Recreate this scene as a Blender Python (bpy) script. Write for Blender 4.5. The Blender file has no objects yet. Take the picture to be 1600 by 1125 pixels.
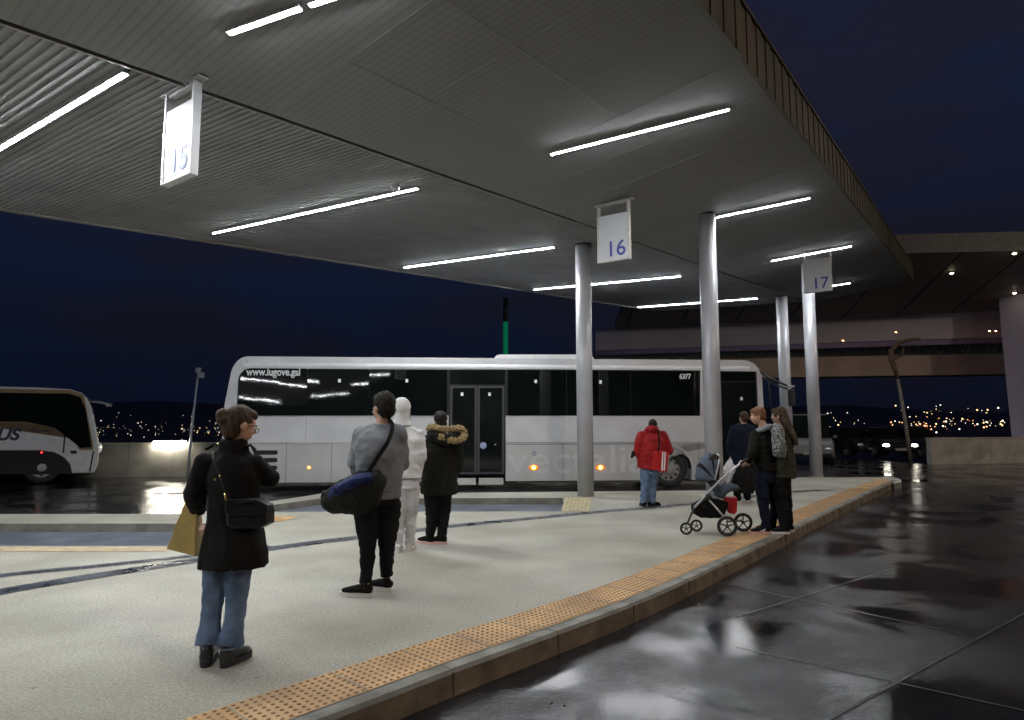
import bpy, bmesh, math, random
from mathutils import Vector, Matrix, noise
random.seed(7)
SC = bpy.context.scene
COL = SC.collection
# ------------------------------------------------------------------ camera, sky, exposure
F_PX, CAM_H = 1010.0, 1.5
PITCH = math.atan(100.0 / F_PX)
cam = bpy.data.cameras.new('camera')
cam.sensor_width = 36.0
cam.lens = F_PX / 1600.0 * 36.0
cam.clip_end = 6000
camo = bpy.data.objects.new('camera', cam)
COL.objects.link(camo)
camo.location = (0, 0, CAM_H)
camo.rotation_euler = (math.pi / 2 + PITCH, 0, 0)
SC.camera = camo
SC.view_settings.view_transform = 'Standard'
SC.view_settings.look = 'None'
SC.view_settings.exposure = 0.0
SC.view_settings.gamma = 1.0
W = bpy.data.worlds.new('World'); SC.world = W; W.use_nodes = True
wn = W.node_tree.nodes; wl = W.node_tree.links
bg = wn['Background']
tc = wn.new('ShaderNodeTexCoord')
nz = wn.new('ShaderNodeTexNoise'); nz.inputs['Scale'].default_value = 3.6; nz.inputs['Detail'].default_value = 5
mp = wn.new('ShaderNodeMapping'); mp.inputs['Scale'].default_value = (1, 1, 3.2)
rp = wn.new('ShaderNodeValToRGB')
rp.color_ramp.elements[0].position = 0.42; rp.color_ramp.elements[0].color = (0.0102, 0.0105, 0.0220, 1)
rp.color_ramp.elements[1].position = 0.64; rp.color_ramp.elements[1].color = (0.0064, 0.0120, 0.0340, 1)
ax = wn.new('ShaderNodeSeparateXYZ'); wl.new(tc.outputs['Generated'], ax.inputs[0])
am = wn.new('ShaderNodeMapRange'); am.inputs['From Min'].default_value = -.5; am.inputs['From Max'].default_value = .5; am.inputs['To Min'].default_value = .09; am.inputs['To Max'].default_value = -.11
wl.new(ax.outputs['X'], am.inputs['Value'])
ad = wn.new('ShaderNodeMath'); ad.operation = 'ADD'; wl.new(nz.outputs['Fac'], ad.inputs[0]); wl.new(am.outputs['Result'], ad.inputs[1])
wl.new(tc.outputs['Generated'], mp.inputs['Vector']); wl.new(mp.outputs['Vector'], nz.inputs['Vector'])
wl.new(ad.outputs[0], rp.inputs['Fac']); wl.new(rp.outputs['Color'], bg.inputs['Color'])
bg.inputs['Strength'].default_value = 1.0
sx = wn.new('ShaderNodeSeparateXYZ'); wl.new(tc.outputs['Generated'], sx.inputs[0])
el = wn.new('ShaderNodeMapRange'); el.inputs['From Min'].default_value = 0.0; el.inputs['From Max'].default_value = .45
el.inputs['To Min'].default_value = .38; el.inputs['To Max'].default_value = 1.1
wl.new(sx.outputs['Z'], el.inputs['Value']); wl.new(el.outputs['Result'], bg.inputs['Strength'])
try:
    SC.cycles.max_bounces = 6; SC.cycles.sample_clamp_indirect = 4.0
    SC.cycles.use_denoising = True
    SC.cycles.caustics_reflective = False; SC.cycles.caustics_refractive = False
except Exception: pass
LAMP = 315.0          # radiance of the tubes under the canopy

# ------------------------------------------------------------------ turning measured directions into places
CP, SP = math.cos(PITCH), math.sin(PITCH)
def ray(x, y):
    vx, vz = (x - 800) / F_PX, -(y - 562.5) / F_PX
    return Vector((vx, CP - vz * SP, SP + vz * CP))
EYE = Vector((0, 0, CAM_H))
def at(x, y, z=0.0):
    r = ray(x, y); return EYE + r * ((z - CAM_H) / r.z)
def aty(x, y, Y):
    r = ray(x, y); return EYE + r * (Y / r.y)

# ------------------------------------------------------------------ materials
MATS = {}
def mat(name, col=(.5, .5, .5), rough=.6, metal=0.0, var=0.0, vscale=6.0, bump=0.0, bscale=40.0,
        rvar=0.0, rscale=3.0, emit=None, estr=0.0, col2=None, spec=None, coat=0.0, detail=5.0, vmap=None, bdist=0.01):
    if name in MATS: return MATS[name]
    m = bpy.data.materials.new(name); m.use_nodes = True
    n, l = m.node_tree.nodes, m.node_tree.links
    b = n['Principled BSDF']
    b.inputs['Roughness'].default_value = rough
    b.inputs['Metallic'].default_value = metal
    if spec is not None: b.inputs['Specular IOR Level'].default_value = spec
    if coat: b.inputs['Coat Weight'].default_value = coat; b.inputs['Coat Roughness'].default_value = .06
    t = n.new('ShaderNodeTexCoord'); src = t.outputs['Object']
    if vmap:
        mm = n.new('ShaderNodeMapping'); mm.inputs['Scale'].default_value = vmap
        l.new(src, mm.inputs['Vector']); src = mm.outputs['Vector']
    z = n.new('ShaderNodeTexNoise'); z.inputs['Scale'].default_value = vscale; z.inputs['Detail'].default_value = detail
    l.new(src, z.inputs['Vector'])
    r = n.new('ShaderNodeValToRGB')
    c2 = col2 or tuple(min(1, c * (1 + var)) for c in col)
    c1 = col if col2 else tuple(c * (1 - var) for c in col)
    r.color_ramp.elements[0].position = .35; r.color_ramp.elements[0].color = (*c1, 1)
    r.color_ramp.elements[1].position = .65; r.color_ramp.elements[1].color = (*c2, 1)
    l.new(z.outputs['Fac'], r.inputs['Fac']); l.new(r.outputs['Color'], b.inputs['Base Color'])
    if rvar:
        z2 = n.new('ShaderNodeTexNoise'); z2.inputs['Scale'].default_value = rscale; z2.inputs['Detail'].default_value = 4
        l.new(src, z2.inputs['Vector'])
        mr = n.new('ShaderNodeMapRange'); mr.inputs['From Min'].default_value = .35; mr.inputs['From Max'].default_value = .65
        mr.inputs['To Min'].default_value = max(.01, rough - rvar); mr.inputs['To Max'].default_value = rough + rvar
        l.new(z2.outputs['Fac'], mr.inputs['Value']); l.new(mr.outputs['Result'], b.inputs['Roughness'])
    if bump:
        z3 = n.new('ShaderNodeTexNoise'); z3.inputs['Scale'].default_value = bscale; z3.inputs['Detail'].default_value = 4
        l.new(src, z3.inputs['Vector'])
        bp = n.new('ShaderNodeBump'); bp.inputs['Strength'].default_value = bump; bp.inputs['Distance'].default_value = bdist
        l.new(z3.outputs['Fac'], bp.inputs['Height']); l.new(bp.outputs['Normal'], b.inputs['Normal'])
    if emit:
        b.inputs['Emission Color'].default_value = (*emit, 1); b.inputs['Emission Strength'].default_value = estr
    MATS[name] = m
    return m

# ------------------------------------------------------------------ object helpers
def empty(name, loc, label=None, cat=None, group=None, kind=None):
    o = bpy.data.objects.new(name, None); COL.objects.link(o); o.location = loc
    o.empty_display_size = .2
    return tag(o, label, cat, group, kind)
def tag(o, label=None, cat=None, group=None, kind=None):
    if label: o['label'] = label
    if cat: o['category'] = cat
    if group: o['group'] = group
    if kind: o['kind'] = kind
    return o
def wpos(o):
    v = Vector(o.location)
    while o.parent: o = o.parent; v += Vector(o.location)
    return v
def link(name, me, m, parent=None, smooth=False, base=None):
    """mesh given in world coordinates; origin moved to the parent's place (or to base)"""
    o = bpy.data.objects.new(name, me); COL.objects.link(o)
    if m:
        for k in (m if isinstance(m, (list, tuple)) else [m]): me.materials.append(k)
    if parent:
        off = wpos(parent); me.transform(Matrix.Translation(-off)); o.parent = parent
    elif base is not None:
        me.transform(Matrix.Translation(-Vector(base))); o.location = base
    if smooth:
        for p in me.polygons: p.use_smooth = True
    return o
def obj(name, bm, m, parent=None, smooth=False, base=None):
    me = bpy.data.meshes.new(name)
    bmesh.ops.recalc_face_normals(bm, faces=bm.faces)
    bm.to_mesh(me); bm.free()
    return link(name, me, m, parent, smooth, base)
def box(bm, c, s, R=None, mi=0, bevel=0.0):
    c = Vector(c); vs = []
    for i in (-1, 1):
        for j in (-1, 1):
            for k in (-1, 1):
                v = Vector((i * s[0] / 2, j * s[1] / 2, k * s[2] / 2))
                vs.append(bm.verts.new(c + (R @ v if R else v)))
    fs = []
    for f in ((0, 1, 3, 2), (4, 6, 7, 5), (0, 4, 5, 1), (2, 3, 7, 6), (0, 2, 6, 4), (1, 5, 7, 3)):
        fc = bm.faces.new([vs[q] for q in f]); fc.material_index = mi; fs.append(fc)
    if bevel:
        es = list({e for f in fs for e in f.edges})
        bmesh.ops.bevel(bm, geom=es, offset=bevel, segments=2, affect='EDGES', profile=.5)
    return fs
def prism(bm, pts, off, mi=0):
    """closed prism: polygon of world points pushed along off"""
    off = Vector(off)
    a = [bm.verts.new(Vector(p)) for p in pts]; b = [bm.verts.new(Vector(p) + off) for p in pts]
    n = len(a)
    fs = [bm.faces.new(a), bm.faces.new(b[::-1])]
    for i in range(n): fs.append(bm.faces.new([a[i], b[i], b[(i + 1) % n], a[(i + 1) % n]]))
    for f in fs: f.material_index = mi
    bmesh.ops.triangulate(bm, faces=fs[:2])
def tube(bm, path, rad, n=12, ref=None, cap=True, mi=0, rot=0.0):
    """tube through path; rad = radius, or list of radius / (side, front); ref = front direction"""
    path = [Vector(p) for p in path]
    if not isinstance(rad, (list, tuple)): rad = [rad] * len(path)
    rings = []; ref = Vector(ref) if ref is not None else None
    prev = None
    for i, p in enumerate(path):
        t = (path[min(i + 1, len(path) - 1)] - path[max(i - 1, 0)]).normalized()
        if ref is not None:
            side = t.cross(ref)
            if side.length < 1e-3: side = prev or Vector((1, 0, 0))
        elif prev is not None: side = prev - t * prev.dot(t)
        else:
            side = t.cross(Vector((0, 0, 1)))
            if side.length < 1e-3: side = Vector((1, 0, 0))
        side.normalize(); prev = side; front = side.cross(t).normalized()
        r = rad[i]; a, b = (r if isinstance(r, (list, tuple)) else (r, r))
        rings.append([bm.verts.new(p + side * math.cos(rot + q * 2 * math.pi / n) * a + front * math.sin(rot + q * 2 * math.pi / n) * b) for q in range(n)])
    for A, B in zip(rings, rings[1:]):
        for q in range(n): bm.faces.new([A[q], A[(q + 1) % n], B[(q + 1) % n], B[q]]).material_index = mi
    if cap:
        bm.faces.new(rings[0][::-1]).material_index = mi; bm.faces.new(rings[-1]).material_index = mi
def ell(bm, c, r, R=None, nu=16, nv=10, mi=0):
    c = Vector(c); rows = []
    for j in range(1, nv):
        th = math.pi * j / nv
        row = []
        for i in range(nu):
            ph = 2 * math.pi * i / nu
            v = Vector((r[0] * math.sin(th) * math.cos(ph), r[1] * math.sin(th) * math.sin(ph), r[2] * math.cos(th)))
            row.append(bm.verts.new(c + (R @ v if R else v)))
        rows.append(row)
    vt = Vector((0, 0, r[2])); t = bm.verts.new(c + (R @ vt if R else vt)); b = bm.verts.new(c - (R @ vt if R else vt))
    for i in range(nu):
        bm.faces.new([t, rows[0][i], rows[0][(i + 1) % nu]]).material_index = mi
        bm.faces.new([b, rows[-1][(i + 1) % nu], rows[-1][i]]).material_index = mi
    for A, B in zip(rows, rows[1:]):
        for i in range(nu): bm.faces.new([A[i], B[i], B[(i + 1) % nu], A[(i + 1) % nu]]).material_index = mi
def cyl(bm, c, r, h, axis=(0, 0, 1), n=24, mi=0):
    a = Vector(axis).normalized() * (h / 2); tube(bm, [Vector(c) - a, Vector(c) + a], r, n, mi=mi)
def rpoly(pts, r, n=5):
    """2-D polygon with rounded corners; r = radius or list"""
    out = []; N = len(pts)
    for i in range(N):
        p = Vector(pts[i]); a = (Vector(pts[i - 1]) - p); b = (Vector(pts[(i + 1) % N]) - p)
        rr = r[i] if isinstance(r, (list, tuple)) else r
        rr = min(rr, a.length * .49, b.length * .49)
        if rr <= 1e-5: out.append(tuple(p)); continue
        s, e = p + a.normalized() * rr, p + b.normalized() * rr
        for k in range(n + 1):
            t = k / n; out.append(tuple((1 - t) ** 2 * s + 2 * t * (1 - t) * p + t * t * e))
    return out
def flat(name, pts, m, z=None, th=0.0, kind='structure', parent=None):
    """a filled outline on the ground"""
    bm = bmesh.new(); vs = [bm.verts.new(Vector((p[0], p[1], p[2] if z is None else z))) for p in pts]
    f = bm.faces.new(vs)
    if th:
        r = bmesh.ops.extrude_face_region(bm, geom=[f])
        for v in r['geom']:
            if isinstance(v, bmesh.types.BMVert): v.co.z -= th
    bmesh.ops.triangulate(bm, faces=[q for q in bm.faces if len(q.verts) > 4])
    o = obj(name, bm, m, parent)
    if kind: o['kind'] = kind
    return o
def volume(name, bm, m, parent, voxel=.012, smooth=3, amp=0.0, freq=(9, 9, 9), seed=0, cut=None):
    """fuse overlapping pieces into one continuous skin, then add folds"""
    bmesh.ops.recalc_face_normals(bm, faces=bm.faces)
    me = bpy.data.meshes.new(name); bm.to_mesh(me); bm.free()
    t = bpy.data.objects.new('tmp', me); COL.objects.link(t)
    rm = t.modifiers.new('r', 'REMESH'); rm.mode = 'VOXEL'; rm.voxel_size = voxel
    if smooth:
        sm = t.modifiers.new('s', 'SMOOTH'); sm.iterations = smooth; sm.factor = .5
    dg = bpy.context.evaluated_depsgraph_get()
    out = bpy.data.meshes.new_from_object(t.evaluated_get(dg))
    bpy.data.objects.remove(t); bpy.data.meshes.remove(me)
    out.name = name; out.materials.clear()
    if amp:
        nrm = [v.normal.copy() for v in out.vertices]
        for v, nn in zip(out.vertices, nrm):
            q = Vector((v.co.x * freq[0] + seed, v.co.y * freq[1], v.co.z * freq[2]))
            d = noise.noise(q) + .5 * noise.noise(q * 2.1) + .3 * noise.noise(q * 4.4)
            d2 = 1 - 2 * abs(noise.noise(q * .9 + Vector((5, 3, 1))))
            v.co += nn * amp * (d + .5 * (d2 - .5))
    return link(name, out, m, parent, True)
TXT = {}
def text(s, size, org, right, up, m, parent, name='lettering', weight=0.0, depth=.003, shear=0.0, spacing=1.0, width=None, align='LEFT'):
    cu = bpy.data.curves.new('t', 'FONT'); cu.body = s; cu.size = size; cu.offset = weight; cu.extrude = depth
    cu.shear = shear; cu.space_character = spacing; cu.align_x = align
    t = bpy.data.objects.new('t', cu); COL.objects.link(t)
    dg = bpy.context.evaluated_depsgraph_get(); me = bpy.data.meshes.new_from_object(t.evaluated_get(dg))
    bpy.data.objects.remove(t)
    if width:
        w = max(v.co.x for v in me.vertices) - min(v.co.x for v in me.vertices)
        for v in me.vertices: v.co.x *= width / w
    r, u = Vector(right).normalized(), Vector(up).normalized(); n = r.cross(u)
    M = Matrix(((r.x, u.x, n.x, org[0]), (r.y, u.y, n.y, org[1]), (r.z, u.z, n.z, org[2]), (0, 0, 0, 1)))
    me.transform(M); me.name = name; me.materials.clear()
    return link(name, me, m, parent)
Z = Vector((0, 0, 1))

# ================================================================== MATERIAL LIST
def ground_mat():
    m = mat('washed_concrete', (.41, .40, .355), .8, var=.11, vscale=1.1, bump=.5, bscale=140, bdist=.004)
    n, l = m.node_tree.nodes, m.node_tree.links; b = n['Principled BSDF']
    t = n.new('ShaderNodeTexCoord')
    v = n.new('ShaderNodeTexNoise'); v.inputs['Scale'].default_value = 55; v.inputs['Detail'].default_value = 7; v.inputs['Roughness'].default_value = .85
    l.new(t.outputs['Object'], v.inputs['Vector'])
    r = n.new('ShaderNodeValToRGB'); r.color_ramp.elements[0].position = .36; r.color_ramp.elements[0].color = (.46, .455, .44, 1)
    r.color_ramp.elements[1].position = .62; r.color_ramp.elements[1].color = (1.24, 1.23, 1.18, 1)
    l.new(v.outputs['Fac'], r.inputs['Fac'])
    # worn grimy patches
    g = n.new('ShaderNodeTexNoise'); g.inputs['Scale'].default_value = .45; g.inputs['Detail'].default_value = 6
    l.new(t.outputs['Object'], g.inputs['Vector'])
    gr = n.new('ShaderNodeValToRGB'); gr.color_ramp.elements[0].position = .34; gr.color_ramp.elements[0].color = (.70, .69, .64, 1)
    gr.color_ramp.elements[1].position = .58; gr.color_ramp.elements[1].color = (1, 1, 1, 1)
    l.new(g.outputs['Fac'], gr.inputs['Fac'])
    old = b.inputs['Base Color'].links[0].from_socket
    x = n.new('ShaderNodeMix'); x.data_type = 'RGBA'; x.blend_type = 'MULTIPLY'; x.inputs['Factor'].default_value = 1
    l.new(old, x.inputs[6]); l.new(r.outputs['Color'], x.inputs[7])
    y = n.new('ShaderNodeMix'); y.data_type = 'RGBA'; y.blend_type = 'MULTIPLY'; y.inputs['Factor'].default_value = 1
    l.new(x.outputs[2], y.inputs[6]); l.new(gr.outputs['Color'], y.inputs[7])
    l.new(y.outputs[2], b.inputs['Base Color'])
    return m
M_PAVE = ground_mat()
def road_mat():
    m = bpy.data.materials.new('wet_asphalt'); m.use_nodes = True
    n, l = m.node_tree.nodes, m.node_tree.links; b = n['Principled BSDF']
    t = n.new('ShaderNodeTexCoord')
    a = n.new('ShaderNodeTexNoise'); a.inputs['Scale'].default_value = .95; a.inputs['Detail'].default_value = 6; a.inputs['Distortion'].default_value = .35
    l.new(t.outputs['Object'], a.inputs['Vector'])
    mr = n.new('ShaderNodeMapRange'); mr.inputs['From Min'].default_value = .42; mr.inputs['From Max'].default_value = .60
    mr.inputs['To Min'].default_value = .035; mr.inputs['To Max'].default_value = .22
    l.new(a.outputs['Fac'], mr.inputs['Value']); l.new(mr.outputs['Result'], b.inputs['Roughness'])
    c = n.new('ShaderNodeValToRGB'); c.color_ramp.elements[0].position = .34; c.color_ramp.elements[0].color = (.010, .010, .011, 1)
    c.color_ramp.elements[1].position = .72; c.color_ramp.elements[1].color = (.024, .024, .027, 1)
    l.new(a.outputs['Fac'], c.inputs['Fac']); l.new(c.outputs['Color'], b.inputs['Base Color'])
    s = n.new('ShaderNodeTexNoise'); s.inputs['Scale'].default_value = 34; s.inputs['Detail'].default_value = 6; s.inputs['Roughness'].default_value = .7
    l.new(t.outputs['Object'], s.inputs['Vector'])
    mu = n.new('ShaderNodeMath'); mu.operation = 'MULTIPLY'; l.new(s.outputs['Fac'], mu.inputs[0])
    mr2 = n.new('ShaderNodeMapRange'); mr2.inputs['From Min'].default_value = .42; mr2.inputs['From Max'].default_value = .58
    mr2.inputs['To Min'].default_value = .12; mr2.inputs['To Max'].default_value = 1
    l.new(a.outputs['Fac'], mr2.inputs['Value']); l.new(mr2.outputs['Result'], mu.inputs[1])
    bp = n.new('ShaderNodeBump'); bp.inputs['Strength'].default_value = .8; bp.inputs['Distance'].default_value = .008
    l.new(mu.outputs[0], bp.inputs['Height']); l.new(bp.outputs['Normal'], b.inputs['Normal'])
    b.inputs['Specular IOR Level'].default_value = .4
    return m
M_ROAD = road_mat()
M_KERB = mat('kerb_stone', (.16, .155, .13), .6, var=.3, vscale=3.5, bump=.5, bscale=60, rvar=.2)
M_KERBF = mat('kerb_face', (.12, .093, .060), .7, var=.45, vscale=4, bump=.5, bscale=40)
M_TACT = mat('tactile_orange', (.46, .285, .125), .6, var=.26, vscale=2.5, bump=.3, bscale=90)
M_TACTD = mat('tactile_dome', (.25, .13, .045), .55, var=.3, vscale=8)
M_TACTY = mat('tactile_yellow', (.50, .42, .22), .6, var=.25, vscale=6)
M_SLAB = mat('dark_slab', (.045, .05, .062), .42, var=.35, vscale=3, rvar=.2, bump=.3, bscale=80)
M_BLUE = mat('wet_paving', (.11, .122, .15), .42, var=.22, vscale=1.6, rvar=.05)
M_JOINT = mat('road_joint', (.030, .030, .031), .45, var=.4, vscale=5)
M_CONC = mat('concrete', (.22, .21, .18), .85, var=.25, vscale=1.6, bump=.4, bscale=30)
M_CONCD = mat('dark_concrete', (.13, .125, .11), .75, var=.2, vscale=.6)
M_SOFL = mat('corrugated_metal', (.325, .33, .34), .6, metal=.05, var=.1, vscale=1.4)
M_SOFR = mat('soffit_panel', (.31, .315, .32), .75, var=.04, vscale=.8)
M_FASC = mat('olive_cladding', (.085, .078, .045), .6, var=.25, vscale=1.2)
M_FASCB = mat('brown_cladding', (.090, .066, .040), .6, var=.25, vscale=1.2)
M_ALU = mat('painted_steel', (.50, .51, .54), .36, metal=.15, var=.06, vscale=2, rvar=.08)
M_TRIM = mat('pale_trim', (.55, .54, .50), .45, metal=.4, var=.1)
M_BLACK = mat('black_gap', (.01, .01, .01), .8, var=.2)
M_DARKM = mat('black_plastic', (.018, .018, .018), .42, var=.3)
M_RUBBER = mat('rubber', (.014, .014, .014), .75, var=.3, vscale=14)
M_TUBE = mat('lamp_tube', (.9, .9, .9), .5, emit=(.94, .97, 1.0), estr=LAMP)
M_LAMPH = mat('lamp_housing', (.6, .6, .6), .4, metal=.3)
M_SIGN = mat('sign_white', (.56, .57, .59), .35, var=.04)
M_INK = mat('blue_ink', (.045, .06, .30), .5, var=.05)
M_BUS = mat('silver_paint', (.58, .585, .60), .38, metal=.15, var=.06, vscale=1.6, coat=.3, rvar=.08)
M_BUSW = mat('white_paint', (.80, .81, .82), .33, var=.04, coat=.4)
M_GLASS = mat('tinted_glass', (.005, .007, .006), .03, var=.3, vscale=.5, bump=.10, bscale=2.4, spec=.5, bdist=.010)
M_GLASS2 = mat('dark_door_glass', (.008, .010, .009), .08, var=.3, vscale=1, spec=.5)
M_WHITE = mat('white_sticker', (.85, .88, .88), .5)
M_AMBER = mat('amber_lamp', (.8, .3, .02), .4, emit=(1, .42, .06), estr=14)
M_AMBERR = mat('amber_rim', (.45, .10, .01), .4, emit=(1, .22, .01), estr=.9)
M_BUSL = mat('lower_silver_paint', (.47, .47, .46), .42, metal=.1, var=.09, vscale=1.1, coat=.2, rvar=.1)  # darker silver for the lower body sides
M_PALE = mat('pale_lettering', (.545, .55, .55), .4)
M_GRIME = mat('road_grime', (.10, .09, .075), .7, var=.4, vscale=5)
M_STEEL = mat('chrome', (.62, .63, .65), .3, metal=.35, var=.04)
M_SKIN = mat('skin', (.50, .29, .20), .5, var=.08, vscale=14)
M_LIP = mat('lips', (.42, .15, .13), .45)
M_EYE = mat('eye_white', (.8, .8, .78), .25)
M_IRIS = mat('iris', (.05, .03, .02), .2)
M_HAIRB = mat('hair_brown', (.050, .032, .017), .6, var=.5, vscale=40, vmap=(1, 1, .25), bump=.6, bscale=90, spec=.2)
M_HAIRD = mat('hair_dark', (.012, .009, .007), .6, var=.5, vscale=40, bump=.5, bscale=90, spec=.2)
M_HAIRR = mat('hair_red', (.16, .060, .018), .6, var=.4, vscale=40, bump=.5, bscale=90)
def cloth(name, c, r=.85, v=.15, b=.4, bs=160): return mat(name, c, r, var=v, vscale=9, bump=b, bscale=bs, bdist=.003, spec=.15)
M_BLKC = cloth('black_wool', (.008, .0075, .007))
M_DENIM = cloth('blue_denim', (.105, .150, .235), v=.28)
M_GREY = cloth('grey_knit', (.175, .185, .20), v=.12)
M_BLKT = cloth('black_trousers', (.007, .007, .008))
M_WHTC = cloth('white_fleece', (.64, .64, .63), v=.04)
M_PARKA = cloth('black_parka', (.011, .011, .009))
M_FUR = mat('tan_fur', (.32, .23, .11), .9, var=.55, vscale=60, bump=1.0, bscale=120)
M_RED = cloth('red_nylon', (.27, .011, .013), r=.55)
M_REDB = mat('red_bag', (.46, .014, .016), .45, var=.1)
M_NAVY = cloth('navy_cloth', (.009, .012, .026))
M_OLIVE = cloth('olive_coat', (.045, .044, .030))
M_HOODG = cloth('grey_hood', (.24, .25, .28))
M_PATT = mat('patterned_cloth', (.05, .055, .05), .8, col2=(.30, .31, .29), vscale=34, detail=1)
M_LEATH = mat('black_leather', (.014, .014, .016), .32, var=.3, vscale=12, bump=.3, bscale=60)
M_TAN = mat('mustard_paper', (.30, .20, .045), .55, var=.15, vscale=4, bump=.4, bscale=9)
M_DUF = cloth('blue_nylon', (.011, .018, .075), r=.5)
M_PLAST = mat('white_plastic', (.75, .75, .75), .4, var=.08, vscale=12, bump=.6, bscale=18)
M_SOLE = mat('white_sole', (.72, .70, .66), .6)
M_SOLEP = mat('pink_sole', (.66, .42, .38), .6)
M_GOLD = mat('brass', (.7, .5, .2), .25, metal=1)
M_FABG = cloth('stroller_fabric', (.075, .092, .125))

# ================================================================== GROUND
def ext(p, q, k): return Vector(p) + (Vector(p) - Vector(q)).normalized() * k
kb = [(620, 1125), (700, 1092), (800, 1052), (900, 1012), (1000, 971), (1050, 946), (1100, 920), (1150, 894), (1200, 867), (1250, 840), (1300, 813), (1350, 786), (1385, 769), (1405, 759)]
kpts = [at(x, y, -.15) for x, y in kb]
kpts = [Vector((-13, -6.5, 0)), Vector((-7, -2.2, 0)), Vector((-4, .35, 0)), Vector((-2.2, 2.05, 0))] + kpts
for p in kpts: p.z = 0
def crom(P, n=8):
    out = []
    for i in range(len(P) - 1):
        a, b, c, d = P[max(i - 1, 0)], P[i], P[i + 1], P[min(i + 2, len(P) - 1)]
        for k in range(n):
            t = k / n
            out.append(.5 * ((2 * b) + (c - a) * t + (2 * a - 5 * b + 4 * c - d) * t * t + (-a + 3 * b - 3 * c + d) * t ** 3))
    out.append(P[-1]); return out
# gentle smoothing of the traced kerb, then a fine spline
for _ in range(1):
    kpts = [kpts[0]] + [(kpts[i - 1] + kpts[i] * 2 + kpts[i + 1]) / 4 for i in range(1, len(kpts) - 1)] + [kpts[-1]]
kerb = crom(kpts, 6)
tip = crom([at(1405, 757), at(1408, 750), at(1395, 746), at(1370, 745.5)], 4)[1:]
back = [at(1228, 746), at(1120, 766), at(700, 770), at(505, 771), at(292, 803), at(0, 803), at(-700, 803), Vector((-24, 10.6, 0)), Vector((-24, -14, 0))]
outline = kerb + tip + back
def offs(line, d):
    out = []
    for i, p in enumerate(line):
        t = (line[min(i + 1, len(line) - 1)] - line[max(i - 1, 0)]).normalized()
        out.append(p + Vector((-t.y, t.x, 0)) * d)
    return out
# the platform: top face with two sunken strips, sides down to the road
strip1 = [at(-700, 853), at(385, 853), at(385, 818), at(-700, 818)]
strip2 = [at(392, 800), at(880, 799), at(880, 778), at(500, 779), at(410, 791)]
bm = bmesh.new()
loops = []
for L in (offs(kerb, .13) + [p + Vector((-.15, 0, 0)) for p in tip[:1]] + tip[1:] + back, strip1, strip2):
    vs = [bm.verts.new((p.x, p.y, 0)) for p in L]
    loops.append([bm.edges.new((vs[i], vs[(i + 1) % len(vs)])) for i in range(len(vs))])
bmesh.ops.triangle_fill(bm, use_beauty=True, use_dissolve=False, edges=[e for L in loops for e in L])
top_faces = list(bm.faces)
for L in loops:
    r = bmesh.ops.extrude_edge_only(bm, edges=L)
    for v in r['geom']:
        if isinstance(v, bmesh.types.BMVert): v.co.z = -.16
    for f in r['geom']:
        if isinstance(f, bmesh.types.BMFace): f.material_index = 1
me = bpy.data.meshes.new('platform'); bm.normal_update()
for f in top_faces:
    if f.normal.z < 0: f.normal_flip()
bm.to_mesh(me); bm.free()
tag(link('platform', me, [M_PAVE, M_KERB]), kind='structure')
for s in (strip1, strip2): flat('sunken_paving', [Vector((p.x, p.y, -.125)) for p in s], M_BLUE)
# kerb stones
bm = bmesh.new(); ki = offs(kerb, .126)
acc = 0
for i in range(len(kerb) - 1):
    a, b, c, d = kerb[i], kerb[i + 1], ki[i + 1], ki[i]
    t = (b - a)
    def P(p, z): return bm.verts.new((p.x, p.y, z))
    n_ = Vector((-t.y, t.x, 0)).normalized()
    q = [P(a, -.16), P(b, -.16), P(a + n_ * .012, -.02), P(b + n_ * .012, -.02), P(a + n_ * .03, .004), P(b + n_ * .03, .004), P(d, .004), P(c, .004)]
    f = bm.faces.new([q[0], q[1], q[3], q[2]]); f.material_index = 1
    bm.faces.new([q[2], q[3], q[5], q[4]]); bm.faces.new([q[4], q[5], q[7], q[6]])
bmesh.ops.remove_doubles(bm, verts=bm.verts, dist=.012)
tag(obj('kerb', bm, [M_KERB, M_KERBF]), kind='structure')
# joints between kerb stones
bm = bmesh.new(); acc = 0
for i in range(len(kerb) - 1):
    acc += (kerb[i + 1] - kerb[i]).length
    if acc > 1.0:
        acc = 0; a = kerb[i]; t = (kerb[i + 1] - kerb[i]).normalized(); n_ = Vector((-t.y, t.x, 0))
        R = Matrix(((t.x, n_.x, 0), (t.y, n_.y, 0), (0, 0, 1)))
        box(bm, a + n_ * .07 + Vector((0, 0, .003)), (.008, .11, .005), R); box(bm, a + n_ * .004 + Vector((0, 0, -.08)), (.008, .010, .14), R)
tag(obj('kerb_joints', bm, mat('kerb_mortar', (.07, .065, .05), .8)), kind='structure')
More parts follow.
